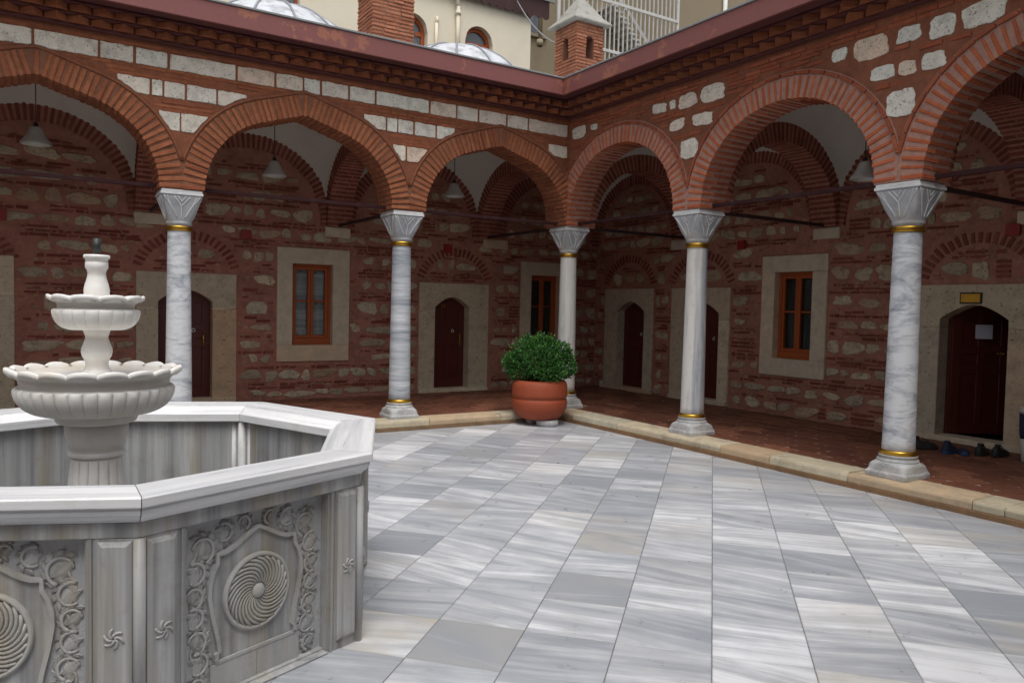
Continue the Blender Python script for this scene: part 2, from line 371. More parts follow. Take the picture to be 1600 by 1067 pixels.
# ------------------------------------------------------------------ courtyard floor
fl = MB(); fl.quad((-13, -11, -.035), (.4, -11, -.035), (.4, .4, -.035), (-13, .4, -.035))
court = structure('courtyard_floor', fl.mesh('courtyard_floor', 'joint'))
TA = R(43.0); TS = .4445
sx, sy = math.cos(TA), math.sin(TA); nx, ny = math.sin(TA), -math.cos(TA)
tb = MB(); g = .0012; tb.box((-TS/2+g, -TS/2+g, -.03), (TS/2-g, TS/2-g, 0)); tile_me = tb.mesh('marble_tile', 'tile', .0012)
rot = Matrix.Rotation(math.atan2(ny, nx), 4, 'Z')          # tile X across the rows, so veins run across
rest = []; cnt = 0
random.seed(11)
for i in range(-60, 60):
    for j in range(-60, 60):
        a = 2.118 + TS*(i+.5); b = -7.461 + TS*(j+.5)
        x, y = a*nx + b*sx, a*ny + b*sy
        if not (-12.6 < x < 0 and -10.6 < y < 0): continue
        px, py = topix((x, y, 0))
        vis = -110 < px < 1720 and 600 < py < 1190
        if vis and math.hypot(x+6.33, y+4.71) < 1.0: vis = False
        rowtone = [.5, .32, .42, .62, .66, .5, .38][(i*3) % 7]
        tone = min(1, max(0, random.gauss(.47+.45*(rowtone-.5), .20))); col3 = (tone, random.random(), max(0, random.gauss(-.15, .45)), 1)
        if vis:
            o = put('tile', tile_me, court, Matrix.Translation((x, y, U(-.0006, .0006))) @ rot @ Matrix.Rotation(math.pi*random.randint(0, 1), 4, 'Z')); o.color = col3; cnt += 1
        else: rest.append((x, y))
rb = MB()
ca, sa = math.cos(math.atan2(ny, nx)), math.sin(math.atan2(ny, nx))
for x, y in rest:
    rb.box((-TS/2+g, -TS/2+g, -.03), (TS/2-g, TS/2-g, 0), lambda u, v, z: (x+u*ca-v*sa, y+u*sa+v*ca, z))
o = rb.obj('tiles', 'tile', court); o.color = (.5, .3, .1, 1); o['kind'] = 'stuff'
print('court tiles', cnt)

# ------------------------------------------------------------------ kerb and gallery floors
random.seed(5)
kerb = structure('kerb')
KO = {'L': .285, 'R': .315}
def kerbrow(side, s0, s1, joints):
    fn = FN[side]; ko = KO[side]
    cuts = [s0]+joints+[s1]
    for a, b in zip(cuts, cuts[1:]):
        m = MB(); j = [U(-.006, .006) for _ in range(4)]
        m.prism([(-.03, .05), (ko+j[0], .05), (ko+j[1], K-.028), (ko-.010+j[1], K-.008), (ko-.03, K+j[2]), (-.03, K)], a+.003, b-.003, lambda d, s, z: fn(s, d, z))
        m.obj('kerb_stone', 'kerb', kerb, .003, 2)
    m = MB(); m.prism([(-.03, -.02), (ko+.012, -.02), (ko+.012, .048), (-.03, .048)], s0, s1, lambda d, s, z: fn(s, d, z)); m.obj('kerb_base', 'kerbbase', kerb, .004)
kerbrow('L', .30, 10.6, [1.28, 2.35, 3.42, 4.5, 5.6, 6.7, 7.8, 8.9])
kerbrow('R', -.03, 10.2, [.62, 1.55, 2.4, 3.3, 3.95, 4.83, 5.93, 6.17, 7.3, 8.5])
def galfloor(side, s0, s1):
    fn = FN[side]; base = structure('gallery_floor')
    m = MB(); m.quad(fn(s0, -.02, K-.012), fn(s1, -.02, K-.012), fn(s1, -DW-.3, K-.012), fn(s0, -DW-.3, K-.012)); 
    me = m.mesh('gallery_floor', 'terraj'); base.data = me
    return base
def galfloor2(side, s0, s1):
    fn = FN[side]
    m = MB(); m.quad(fn(s0, -.02, K-.012), fn(s1, -.02, K-.012), fn(s1, -DW-.3, K-.012), fn(s0, -DW-.3, K-.012))
    base = structure('gallery_floor', m.mesh('gallery_floor', 'terraj'))
    PW, PH = .40, .26; gp = .008
    hx, hy = PW/2-gp, PH/2-gp; k = .055
    hexp = [(-hx-k, 0), (-hx+k, -hy), (hx-k, -hy), (hx+k, 0), (hx-k, hy), (-hx+k, hy)]
    t = MB(); t.prism([(x, y) for x, y in hexp], -.02, 0, lambda u, z, v: (u, v, z)); hm = t.mesh('terracotta_tile', 'terra', .002)
    restm = MB(); n = 0; cells = []
    for r in range(0, 24):
        d = -.03-PH/2*0-r*PH/1.0*.5*2*.5
        d = -.036 - PH/2 - r*PH
        if d < -DW: break
        q = int((s1-s0)/PW)+1
        for c in range(q):
            s = s0+(c+.5*(r % 2))*PW; cells.append((s, d))
    def score(sd):
        p = fn(sd[0], sd[1], K); px, py = topix(p)
        return (0 if -60 < px < 1660 and py < 1100 else 1, (p-CAM).length)
    cells.sort(key=score)
    for idx, (s, d) in enumerate(cells):
        p = fn(s, d, K)
        ang = math.pi if side == 'L' else -math.pi/2
        if idx < 290 and score((s, d))[0] == 0:
            mw = Matrix.Translation((p.x, p.y, K+U(-.002, .002))) @ Matrix.Rotation(ang, 4, 'Z') @ Matrix.Rotation(U(-.008, .008), 4, 'X') @ Matrix.Rotation(U(-.008, .008), 4, 'Y')
            put('tile', hm, base, mw)
        else:
            restm.prism(hexp, -.02, U(-.002, .002), lambda u, z, v: fn(s+u, d+v, K+z))
    o = restm.obj('tiles', 'terrai', base); o['kind'] = 'stuff'
    return base
galfloor2('L', -DW-.2, 10.6)
galfloor2('R', .05, 10.2)

# ------------------------------------------------------------------ arcade walls
random.seed(21)
def arch_core(m, fn, sp, prof, d0=-TW, d1=TW, zt=ZT, ends=(None, None), zb=ZS, h=HO, soff=None):
    soff = soff or m
    prof = resample(prof, 45)
    for a, b in zip(sp, sp[1:]):
        c = (a+b)/2
        for (x0, z0), (x1, z1) in zip(prof, prof[1:]):
            for d in (d0, d1): m.quad(fn(c+x0, d, zb+z0), fn(c+x1, d, zb+z1), fn(c+x1, d, zt), fn(c+x0, d, zt))
            soff.quad(fn(c+x0, d0, zb+z0), fn(c+x1, d0, zb+z1), fn(c+x1, d1, zb+z1), fn(c+x0, d1, zb+z0))
    pts = [(sp[0]-(TW if ends[0] is None else ends[0]), (sp[0]+sp[1])/2-h)]
    for i in range(1, len(sp)-1): pts.append(((sp[i-1]+sp[i])/2+h, (sp[i]+sp[i+1])/2-h))
    pts.append(((sp[-2]+sp[-1])/2+h, sp[-1]+(TW if ends[1] is None else ends[1])))
    for a, b in pts: m.box((a, d0, zb), (b, d1, zt), fn)
def ext_z(side, sp, s, off):
    """height of the extrados (offset off) above the spring at s"""
    best = -1
    for a, b in zip(sp, sp[1:]):
        c = (a+b)/2; x = s-c
        e = offset(PR[side], off)
        for (x0, z0), (x1, z1) in zip(e, e[1:]):
            if x0 <= x <= x1 and x1 > x0: best = max(best, z0+(z1-z0)*(x-x0)/(x1-x0))
    return ZS+best if best >= 0 else ZS-.01
EXT = {}
def extc(side, s, off):
    k = (side, round(s, 2), round(off, 3))
    if k not in EXT: EXT[k] = ext_z(side, SP[side], k[1], off)
    return EXT[k]
WALL = {}
for side, lab in (('L', 'arcade wall of orange brick with white limestone block rows over pointed arches'), ('R', 'arcade wall of red brick and rough stones over round arches with pink mortar')):
    fn = FN[side]; sp = SP[side]
    wall = thing('arcade_wall', lab, 'wall'); WALL[side] = wall
    m = MB(); m2 = MB(); arch_core(m, fn, sp, PR[side], soff=m2, h=HS[side]); core = m.obj('masonry', 'mortL' if side == 'L' else 'mortRo', wall); m2.obj('soffit_mortar', 'mortLr' if side == 'L' else 'mortR', wall)
    # pink mortar ring of the right arches / orange ring of the left ones
    BL = .238 if side == 'L' else .212
    hood = .03 if side == 'L' else .055
    m = MB()
    for a, b in zip(sp, sp[1:]):
        c = (a+b)/2; p = resample(PR[side], 61); e = offset(p, BL+hood)
        hb = (b-a)/2-.001
        for i in range(60):
            q = [p[i], p[i+1], e[i+1], e[i]]
            q = [(max(-hb, min(hb, x)), z) for x, z in q]
            m.add([fn(c+x, TW+.004, ZS+z) for x, z in q]+[fn(c+x, TW-.03, ZS+z) for x, z in q], [(0,1,2,3), (4,7,6,5), (2,6,7,3), (0,4,5,1)])
    m.obj('mortar_ring', 'mortLr' if side == 'L' else 'mortR', wall)
    # voussoirs
    N = 53 if side == 'L' else 47
    bt = .041 if side == 'L' else .032
    variants = {}
    for dep in (.13, .20):
        variants[dep] = [brick_mesh('voussoir', 'brickL' if side == 'L' else 'brickR', bt*U(.92, 1.06), dep, BL, .0045, .005) for _ in range(4)]
    soff = MB()
    for bi, (a, b) in enumerate(zip(sp, sp[1:])):
        c = (a+b)/2; p = resample(PR[side], N+1)
        mid = [((p[i][0]+p[i+1][0])/2, (p[i][1]+p[i+1][1])/2) for i in range(N)]
        for i, (x, z) in enumerate(mid):
            tx, tz = p[i+1][0]-p[i][0], p[i+1][1]-p[i][1]; l = math.hypot(tx, tz); tx, tz = tx/l, tz/l
            nx_, nz_ = -tz, tx
            dep = .13 if i % 2 else .20; proud = (.016 if side == 'L' else .012)+U(-.004, .004)
            jx = U(-.004, .004)
            s, zz = c+x+tx*jx-nx_*.009, ZS+z+tz*jx-nz_*.009
            ja = U(-.03, .03); tx2, tz2 = tx*math.cos(ja)-tz*math.sin(ja), tx*math.sin(ja)+tz*math.cos(ja)
            mw = frame_mat(fn, s, TW+proud-dep/2, zz, tx2, tz2, -tz2, tx2)
            if bi < 3: put('brick', random.choice(variants[dep]), wall, mw)
            ds = [TW+proud-dep-.012, -TW-.004]
            if bi == 3: ds[0] = TW+proud
            # further bricks across the soffit
            d = ds[0]
            while d > -TW+.05:
                L2 = min(.2, d+TW+.004); 
                def f2(u, v, w_): return fn(s+tx*u+nx_*w_, v, zz+tz*u+nz_*w_)
                soff.box((-bt/2, d-L2, U(-.001, .005)), (bt/2, d, .1), f2, jit=.002); d -= L2+.012
    so_ = soff.obj('soffit_bricks', 'brickLi' if side == 'L' else 'brickRi', wall); so_['kind'] = 'stuff'
    # hood moulding round the arches
    m = MB()
    for a, b in zip(sp, sp[1:]):
        c = (a+b)/2
        e = [(x, z) for x, z in offset(resample(PR[side], 81), BL+hood*.5) if abs(x) < (b-a)/2-.004]
        if side == 'L': m.tube([fn(c+x, TW+.006, ZS+z) for x, z in e], .0165, 8)
        else:
            e = resample(e, step=.175)
            for q, r_ in zip(e, e[1:]):
                dx, dz = r_[0]-q[0], r_[1]-q[1]; l = math.hypot(dx, dz); dx, dz = dx/l, dz/l
                m.box((.006, TW-.02, -.017), (l-.008, TW+.024+U(-.003, .003), .017), lambda u, v, w_: fn(c+q[0]+dx*u-dz*w_, v, ZS+q[1]+dz*u+dx*w_), jit=.003)
    ho = m.obj('hood_mould', 'mortL' if side == 'L' else 'brickRi', wall, 0 if side == 'L' else .003)
    # horizontal brick courses
    bc = MB()
    if side == 'L': bands = [(3.555, 3.705), (3.87, 4.0), (4.168, 4.24), (3.0, 3.37)]
    else: bands = [(3.0, 4.24)]
    STR = [(.44, 4.03, .3, .17), (.78, 4.045, .15, .08), (2.05, 4.03, .25, .12), (2.28, 4.028, .1, .11), (2.52, 4.024, .29, .17), (2.90, 4.029, .36, .20), (2.36, 3.773, .24, .13), (2.76, 3.765, .32, .15), (2.57, 3.464, .28, .23), (4.49, 4.025, .16, .12), (4.81, 4.004, .34, .21), (5.16, 4.028, .22, .14), (5.45, 4.013, .22, .2), (5.78, 4.02, .34, .2), (4.93, 3.753, .23, .13), (5.16, 3.738, .16, .13), (5.39, 3.744, .21, .15), (5.115, 3.447, .27, .24),
           (7.35, 4.03, .3, .18), (7.75, 4.03, .33, .19), (8.1, 4.02, .25, .15), (7.6, 3.75, .25, .14), (7.9, 3.77, .2, .13), (7.67, 3.45, .27, .22), (9.9, 4.02, .3, .2)]
    for z0, z1 in bands:
        z = z0+.008
        while z+.03 < z1:
            s = .2+U(0, .1)
            while s < sp[-1]:
                L = U(.13, .3); h = U(.026, .034)
                gz = z+U(-.004, .004)
                ok = all(extc(side, t, BL+hood+.012) < gz for t in (s, s+L/2, s+L))
                if side == 'R' and any(abs(s+L/2-a) < b/2+L/2+.012 and abs(gz+h/2-c) < d/2+h/2+.01 for a, c, b, d in STR): ok = False
                if ok and random.random() < (.9 if side == 'L' else .8):
                    pr = U(.002, .007) if side == 'L' else U(.003, .014)
                    bc.box((s, TW-.02, gz), (s+L-.012, TW+pr, gz+h), fn, jit=.003)
                s += L if ok else .06
            z += .043
    o = bc.obj('brick_courses', 'brickLi' if side == 'L' else 'brickRi', wall); o['kind'] = 'stuff'
    # white stones
    def block(s0, s1, z0, z1, rough=0.0):
        n = 9; bot = []
        for i in range(n+1):
            s = s0+(s1-s0)*i/n; bot.append((s, max(z0, extc('L', s, BL+hood+.012))))
        pts = [(s, z) for s, z in bot if z < z1-.012]
        if len(pts) < 3: return
        # slightly uneven outline
        pts = [(s+U(-.004, .004), z+U(-.005, .005)) for s, z in pts]
        e0, e1 = pts[0][0], pts[-1][0]
        top = [(e1+(e0-e1)*k/6+U(-.003, .003), z1+U(-.006, .006)) for k in range(7)]
        m = MB(); pl = pts+top; pr = TW+U(.006, .014)
        m.prism(pl, TW-.03, pr, fn)
        m.obj('stone_block', 'ashlar', wall, .005, 2)
    def rough_stone(s, z, w_, h_, dp=.010):
        n = 20; m = MB(); rings = []
        base = []
        for i in range(n):
            t = 2*math.pi*i/n+U(-.1, .1); cx, cz = math.cos(t), math.sin(t); k = (abs(cx)**7+abs(cz)**7)**(-1/7)*U(.88, 1.03)
            base.append((cx*k*w_/2, cz*k*h_/2))
        sk, tp, sh_ = U(-.12, .12), U(-.22, .22), U(-.08, .08)
        base = [(x*(1+tp*y/h_)+sk*y, y+sh_*x) for x, y in base]
        vs_ = []
        for sc, d in ((1.02, -.03), (1.0, .005), (.965, dp), (.5, dp+.002)):
            for x, y in base: vs_.append(fn(s+x*sc, TW+d+U(-.003, .003), z+y*sc))
        vs_.append(fn(s, TW+dp+.008, z)); fs = []
        for k in range(3):
            for i in range(n): fs.append((k*n+i, k*n+(i+1) % n, (k+1)*n+(i+1) % n, (k+1)*n+i))
        for i in range(n): fs.append((3*n+i, 3*n+(i+1) % n, 4*n))
        m.add(vs_, fs, False); m.obj('stone_block', 'ashlar', wall)
    if side == 'L':
        r1 = [.215, .89, 1.24, 1.68, 2.0, 2.39, 3.11, 3.45, 3.79, 4.0, 4.32, 4.74, 5.43, 5.75, 6.07, 6.64, 7.0, 7.6, 8.1, 8.5, 9.2, 9.8, 10.3]
        for a, b in zip(r1, r1[1:]): block(a+.012, b-.012, 4.003, 4.165)
        for lst, z0, z1 in (([.215, .55], 3.71, 3.865), ([2.02, 2.29, 2.6, 2.82, 2.97, 3.27], 3.708, 3.868), ([4.62, 4.94, 5.26, 5.48, 5.60, 5.92], 3.708, 3.868), ([7.2, 7.6, 7.9, 8.2, 8.55], 3.708, 3.868),
                            ([.215, .40], 3.375, 3.55), ([2.37, 2.70, 2.88], 3.37, 3.553), ([5.03, 5.31, 5.53], 3.37, 3.56), ([7.7, 7.95, 8.2], 3.37, 3.56)):
            for a, b in zip(lst, lst[1:]): block(a+.010, b-.010, z0, z1)
    else:
        for st in STR: rough_stone(*st)
    # cornice: bands and dog-tooth bricks
    E_ = .585
    m = MB(); e0 = .2
    for z0, z1, d1 in ((ZT, 4.276, .262), (4.340, 4.358, .352), (4.421, 4.447, .44)):
        m.prism([(-TW, z0), (d1, z0), (d1-.006, z1), (-TW, z1)], -.2 if side == 'R' else d1-.0035, sp[-1], lambda d, s, z: fn(s, d, z))
    m.prism([(-TW, 4.447), (E_+.01, 4.447), (E_+.01, 4.475), (-TW, 4.475)], .2 if side == 'R' else E_+.0095, sp[-1], lambda d, s, z: fn(s, d, z))
    m.prism([(-TW, 4.283), (.20, 4.283), (.29, 4.42), (-TW, 4.42)], .15 if side == 'R' else .24, sp[-1], lambda d, s, z: fn(s, d, z))
    m.obj('cornice', 'soffit', wall)
    if side == 'R':
        m = MB(); m.box((.19, .19, 4.277), (.345, .345, 4.339), fn); m.box((.19, .19, 4.359), (.432, .432, 4.420), fn); m.obj('corner_brick', 'tooth', wall, .004)
    tm = []
    for _ in range(4):
        t = MB(); t.prism([(-.098, -.04), (-.095, 0), (U(-.006, .006), .098+U(-.008, .005)), (.095, 0), (.098, -.04)], 0, .062, lambda u, z, v: (u+U(-.003, .003), v, z)); tm.append(t.mesh('tooth', 'tooth', .003))
    for z, d, ph in ((4.276, .262, 0), (4.358, .352, .10)):
        s = d+.05+ph
        while s < 8.3:
            org = fn(s+U(-.004, .004), d-.004, z); X = (fn(1, 0, 0)-fn(0, 0, 0)); Y = fn(0, 1, 0)-fn(0, 0, 0); Z = Vector((0, 0, 1))
            if X.cross(Y).z < 0: X = -X
            put('tooth', random.choice(tm), wall, Matrix.Translation(org) @ Matrix((X, Y, Z)).transposed().to_4x4())
            s += .198
    m = MB(); a0 = E_+.03 if side == 'L' else E_
    m.box((a0+.001, E_, 4.44), (sp[-1], E_+.03, 4.648), fn); m.obj('fascia', 'fascia', wall, .004)
    m = MB(); m.box((a0+.012, E_-.02, 4.650), (sp[-1], E_+.044, 4.672), fn); m.obj('flashing', 'flash', wall, .003)

# ------------------------------------------------------------------ columns
random.seed(3)
def column(fnp, mat, label):
    c = thing('marble_column', label, 'column', (fnp.x, fnp.y, K), 0, 'arcade columns')
    z0 = K
    m = MB()                                       # square foot turning into a drum, with spurs at the corners
    n = 48
    def sq(t, h, p): return h*(abs(math.cos(t))**p+abs(math.sin(t))**p)**(-1/p)
    prof = [(0, .196, 30), (.034, .198, 30), (.046, .194, 24), (.056, .188, 14), (.085, .184, 9), (.105, .183, 7), (.118, .182, 4), (.128, .181, 2.4), (.14, .177, 2)]
    vs_ = []
    for z, h, p in prof:
        for i in range(n):
            t = 2*math.pi*i/n; r = sq(t, h, p)+U(-.0015, .0015); vs_.append((r*math.cos(t), r*math.sin(t), z))
    fs = [(k*n+i, k*n+(i+1) % n, (k+1)*n+(i+1) % n, (k+1)*n+i) for k in range(len(prof)-1) for i in range(n)]
    fs += [tuple(range((len(prof)-1)*n, len(prof)*n))]
    m.add(vs_, fs); pl = m.obj('plinth', 'plinth', c)
    m = MB(); m.lathe([(.172, .135), (.176, .147), (.172, .160), (.162, .164), (.159, .182), (.164, .186), (.160, .20), (.13, .205)], 40); m.obj('base_moulding', 'plinth', c)
    m = MB(); m.lathe([(.13, .197), (.152, .199), (.161, .209), (.155, .219), (.158, .223), (.152, .238), (.13, .246)], 40); m.obj('lower_ring', 'gold', c)
    m = MB(); m.lathe([(.1385-.0215*(k/20)+(.004 if k < 1 else 0), .22+(2.37-K-.22)*k/20) for k in range(21)], 40); m.obj('shaft', mat, c)
    zr = 2.349-K
    m = MB(); m.lathe([(.11, zr-.022), (.131, zr-.018), (.140, zr-.006), (.133, zr+.006), (.138, zr+.011), (.135, zr+.028), (.11, zr+.036)], 40); m.obj('upper_ring', 'gold', c)
    # capital: round neck flaring to a square top
    zc0, zc1 = 2.405-K, 2.70-K
    prof = [(zc0-.03, .120, 2), (zc0-.012, .122, 2), (zc0, .134, 2), (zc0+.008, .137, 2), (zc0+.016, .130, 2.2), (zc0+.03, .129, 2.6)]
    for k in range(1, 8): prof.append((zc0+.03+(zc1-zc0-.03)*k/7, .129+.074*(k/7)**1.05, 2.6+k**1.6*1.2))
    m = MB(); vs_ = []; n = 64
    for z, h, p in prof:
        for i in range(n):
            t = 2*math.pi*(i+.5)/n; r = sq(t, h, p); vs_.append((r*math.cos(t), r*math.sin(t), z))
    fs = [(k*n+i, k*n+(i+1) % n, (k+1)*n+(i+1) % n, (k+1)*n+i) for k in range(len(prof)-1) for i in range(n)]+[tuple(range((len(prof)-1)*n, len(prof)*n))]
    m.add(vs_, fs, True); cp = m.obj('capital', 'capital', c)
    # carved chevron ribs on the four faces and down the corners
    def capr(u):   # half width at height fraction u
        return .129+.074*max(0, u)**1.05
    m = MB()
    for q in range(4):
        cq, sq_ = math.cos(q*math.pi/2), math.sin(q*math.pi/2)
        def pt(w_, u):
            h = capr(u); x = h+.001; y = w_*h; 
            rr = (abs(1)**(2.6+(7*u)**1.6*1.2)+abs(w_)**(2.6+(7*u)**1.6*1.2))**(-1/(2.6+(7*u)**1.6*1.2))
            x, y = (h*rr+.002), w_*h*rr
            return (x*cq-y*sq_, x*sq_+y*cq, zc0+.03+(zc1-zc0-.03)*u)
        for seg in (((-.93, .97), (-.28, .1)), ((.93, .97), (.28, .1)), ((-.42, .95), (0, .55)), ((.42, .95), (0, .55)), ((-.28, .1), (-.62, .55)), ((.28, .1), (.62, .55)), ((-.62, .55), (-.75, .95)), ((.62, .55), (.75, .95)), ((-.2, .95), (0, .75)), ((.2, .95), (0, .75)), ((0, .55), (0, .08))):
            (w0, u0), (w1, u1) = seg
            m.tube([pt(w0+(w1-w0)*k/8, u0+(u1-u0)*k/8) for k in range(9)], .0062, 6)
    m.obj('rib', 'abacus', cp)
    m = MB(); m.box((-.213, -.213, zc1+.001), (.213, .213, zc1+.028)); m.box((-.204, -.204, zc1+.029), (.204, .204, ZS-K-.0015)); m.obj('abacus', 'abacus', c, .004)
    return c
COLS = [('L', 2, 'col_swirl', 'grey swirled marble column standing behind the carved fountain basin'),
        ('L', 1, 'col_band', 'blue-grey column with level banding, beside a pot-side stone window and door 13'),
        ('L', 0, 'col_streak', 'corner column half hidden by the potted shrub, where both arcades meet'),
        ('R', 1, 'col_streak', 'pale column with one grey upright streak, next after the corner column under round arches'),
        ('R', 2, 'col_swirl', 'thick white column with looping grey veins beside the open door with shoes')]
COLS[1] = ('L', 1, 'col_band', 'blue-grey marble column with level bands between the curtained window and door 13')
for side, i, mat, lab in COLS: column(FN[side](SP[side][i], 0, 0), mat, lab)
column(FN['L'](SP['L'][3], 0, 0), 'col_band', 'grey marble column beyond the fountain under the pointed arches')
column(FN['R'](SP['R'][3], 0, 0), 'col_swirl', 'white marble column under the round arches, past the doorway with shoes')

# ------------------------------------------------------------------ back walls with doors, windows, rubble
DOOR = {'L': [(-.085+.0, 1.24, .30, .945), (4.15, 5.46, 4.475, 5.185), (6.845, 8.16, 7.14, 7.85)],
        'R': [(-2.115, -.81, -1.75, -1.035), (-.365, .905, -.055, .685), (3.86, 5.19, 4.12, 4.87), (7.0, 8.3, 7.3, 8.0)]}
WIN = {'L': [(2.45, 3.57, 2.715, 3.34), (-1.86, -.752, -1.59, -.972)], 'R': [(1.505, 2.595, 1.732, 2.36)]}
def wall_back(side, s0, s1, label):
    random.seed(31 if side == 'L' else 47)
    fn = FN[side]; wl = thing('back_wall', label, 'wall')
    holes = [(a, b, K-.02, (2.085 if (side == 'L' and a > 6) else 1.962)) for a, b, _, _ in DOOR[side]]+[(a, b, .69, 2.405) for a, b, _, _ in WIN[side]]
    # core of the wall as a grid of slabs round the openings
    m = MB(); cuts = sorted({s0, s1, *[h[0] for h in holes], *[h[1] for h in holes]})
    for a, b in zip(cuts, cuts[1:]):
        h = [q for q in holes if q[0] <= (a+b)/2 <= q[1]]
        if not h: m.box((a, -DW-.5, 0), (b, -DW, 4.3), fn)
        else:
            q = h[0]; m.box((a, -DW-.5, q[3]), (b, -DW, 4.3), fn)
            if q[2] > .3: m.box((a, -DW-.5, 0), (b, -DW, q[2]), fn)
    m.obj('masonry', 'mortD', wl)
    sp = [s for s in SP[side]]
    bays = [(-DW, 0)]+list(zip(sp, sp[1:]))
    if side == 'R': bays = [(-DW, 0)]+list(zip(sp, sp[1:]))
    def inarch(s, z):      # inside a lunette or below the spring
        if z < 2.72: return True
        for a, b in bays:
            c = (a+b)/2 if a >= 0 else (-DW-.2)/2-.02; h = (b-a)/2-.30
            if abs(s-c) < h: 
                if z < ZS+1.02*math.sqrt(max(0, 1-((s-c)/h)**2))-.05: return True
        return False
    arcs = [((a+b)/2, 1.88 if True else 0, .60) for a, b, _, _ in DOOR[side]]
    def free(a, b, z0, z1, pad=.02):
        for h in holes:
            if b > h[0]-pad and a < h[1]+pad and z1 > h[2]-pad and z0 < h[3]+pad: return False
        for c, zc, r in arcs:
            x = max(0, max(a-c, c-b)); zz = max(z0, zc)-zc if z0 > zc else max(0, z1-zc)
            if math.hypot(x, max(0, z0-zc)) < r+.16 and z1 > 1.97 and (math.hypot(max(abs(a-c), abs(b-c)), max(0, z1-zc)) > r-.02): return False
        if not (inarch(a, z1) and inarch(b, z1)): return False
        return True
    stones = []; br = MB()
    z = K+.02
    while z < 3.8:
        # a course of stones
        h = U(.12, .25) if z < 2.4 else U(.12, .18)
        s = s0+U(0, .2)
        while s < s1:
            w_ = random.choice((U(.10, .2), U(.18, .34), U(.28, .48))); hh = h*U(.6, 1.02)
            if random.random() < .88 and free(s, s+w_, z, z+hh): stones.append((s+w_/2, z+h/2+U(-.02, .02), w_, hh)); s += w_+random.choice((U(.012, .04), U(.02, .09)))
            elif random.random() < .5 and free(s, s+w_, z, z+h):
                for q in range(int(h/.055)):
                    br.box((s, -DW-.02, z+q*.055+.008), (s+w_, -DW+U(.004, .016), z+q*.055+.042), fn, jit=.004)
                s += w_+.03
            else: s += .05
        z += h+.018
        for q in range(random.choice((1, 2, 2, 3))):
            s = s0+U(0, .2)
            while s < s1:
                L = random.choice((U(.05, .12), U(.1, .24), U(.18, .3)))
                if random.random() < .84 and free(s, s+L, z, z+.036, .008): br.box((s, -DW-.02, z+U(-.008, .008)), (s+L-U(.012, .03), -DW+U(.004, .02), z+.033+U(-.012, .006)), fn, jit=.006)
                s += L if random.random() < .93 else L+U(.05, .2)
            z += .05
        z += .012
    o = br.obj('brick_courses', 'brickD', wl); o['kind'] = 'stuff'
    cp_ = MB(); cells = {}
    for q in stones: cells.setdefault(round(q[0]), []).append(q)
    for _ in range(5200):
        s, z, w_, h = U(s0, s1), U(K+.02, 3.7), U(.025, .10), U(.018, .05)
        if not free(s-w_/2, s+w_/2, z-h/2, z+h/2, .01): continue
        if any(abs(s-q[0]) < (w_+q[2])/2+.004 and abs(z-q[1]) < (h+q[3])/2+.004 for k in (-1, 0, 1) for q in cells.get(round(s)+k, [])): continue
        n = 6; pts = [(s+math.cos(2*math.pi*i/n+U(-.3, .3))*w_/2, z+math.sin(2*math.pi*i/n+U(-.3, .3))*h/2) for i in range(n)]
        cp_.prism(pts, -DW-.01, -DW+U(.003, .012), fn)
    o = cp_.obj('stone_chips', 'chip', wl); o['kind'] = 'stuff'
    # stones: shared irregular meshes
    pool = []
    for k in range(16):
        n = 17; base = []
        pw = U(2.2, 5)
        for i in range(n):
            t = 2*math.pi*i/n+U(-.12, .12); cx, cz = math.cos(t), math.sin(t); kk = (abs(cx)**pw+abs(cz)**pw)**(-1/pw)*U(.84, 1.04)*(1+.12*math.sin(2*t+k)+.08*math.sin(3*t+2*k)); base.append((cx*kk/2, cz*kk/2))
        vs_ = []
        for sc, d in ((1.0, -.03), (.99, .004), (.9, .014+U(-.003, .003)), (.5, .018)):
            for x, y in base: vs_.append((x*sc, d+U(-.005, .005), y*sc))
        vs_.append((0, .018, 0)); fs = [(q*n+i, q*n+(i+1) % n, (q+1)*n+(i+1) % n, (q+1)*n+i) for q in range(3) for i in range(n)]+[(3*n+i, 3*n+(i+1) % n, 4*n) for i in range(n)]
        mm = MB(); mm.add(vs_, fs); pool.append(mm.mesh('stone', 'rubble'))
    X = fn(1, 0, 0)-fn(0, 0, 0); Y = fn(0, 1, 0)-fn(0, 0, 0)
    if X.cross(Y).z < 0: X = -X
    stones.sort(key=lambda q: -q[2]*q[3]/((fn(q[0], -DW, q[1])-CAM).length**2)*(1 if 0 < topix(fn(q[0], -DW, q[1]))[0] < 1600 else .01))
    Rm = Matrix((X, Y, Vector((0, 0, 1)))).transposed().to_4x4()
    for s, z, w_, h in stones[:295]:
        put('stone', random.choice(pool), wl, Matrix.Translation(fn(s, -DW, z)) @ Rm @ Matrix.Rotation(U(-.06, .06), 4, 'Y') @ Matrix.Diagonal((w_*random.choice((-1, 1)) if False else w_, 1, h, 1)))
    print(side, 'stones', len(stones))
    # relieving arches over the doors
    m = MB()
    for c, zc, r in arcs:
        n = 21
        for i in range(n):
            t = R(18)+R(144)*i/(n-1); ct, st = math.cos(t), math.sin(t)
            if zc+st*r < 2.0: continue
            m.box((-.02, -DW-.02, 0), (.02, -DW+U(.008, .02), U(.12, .15)), lambda u, v, w_: fn(c+ct*(r+w_)-st*u, v, zc+st*(r+w_)*.92+ct*u), jit=.004)
    m.obj('relieving_arch', 'brickD', wl)
    # long pale blocks in the wall at the springing of the cross arches
    for k, s in enumerate([-.20 if side == 'L' else -.15]+sp[1:4]):
        m = MB(); w_ = .2 if k else .24; m.box((s-w_, -DW-.03, 2.60), (s+w_, -DW+.05, 2.752), fn, jit=.006); m.obj('impost_block', 'frame2', wl, .01, 2)
    # brick wall arches (lunette rings)
    m = MB()
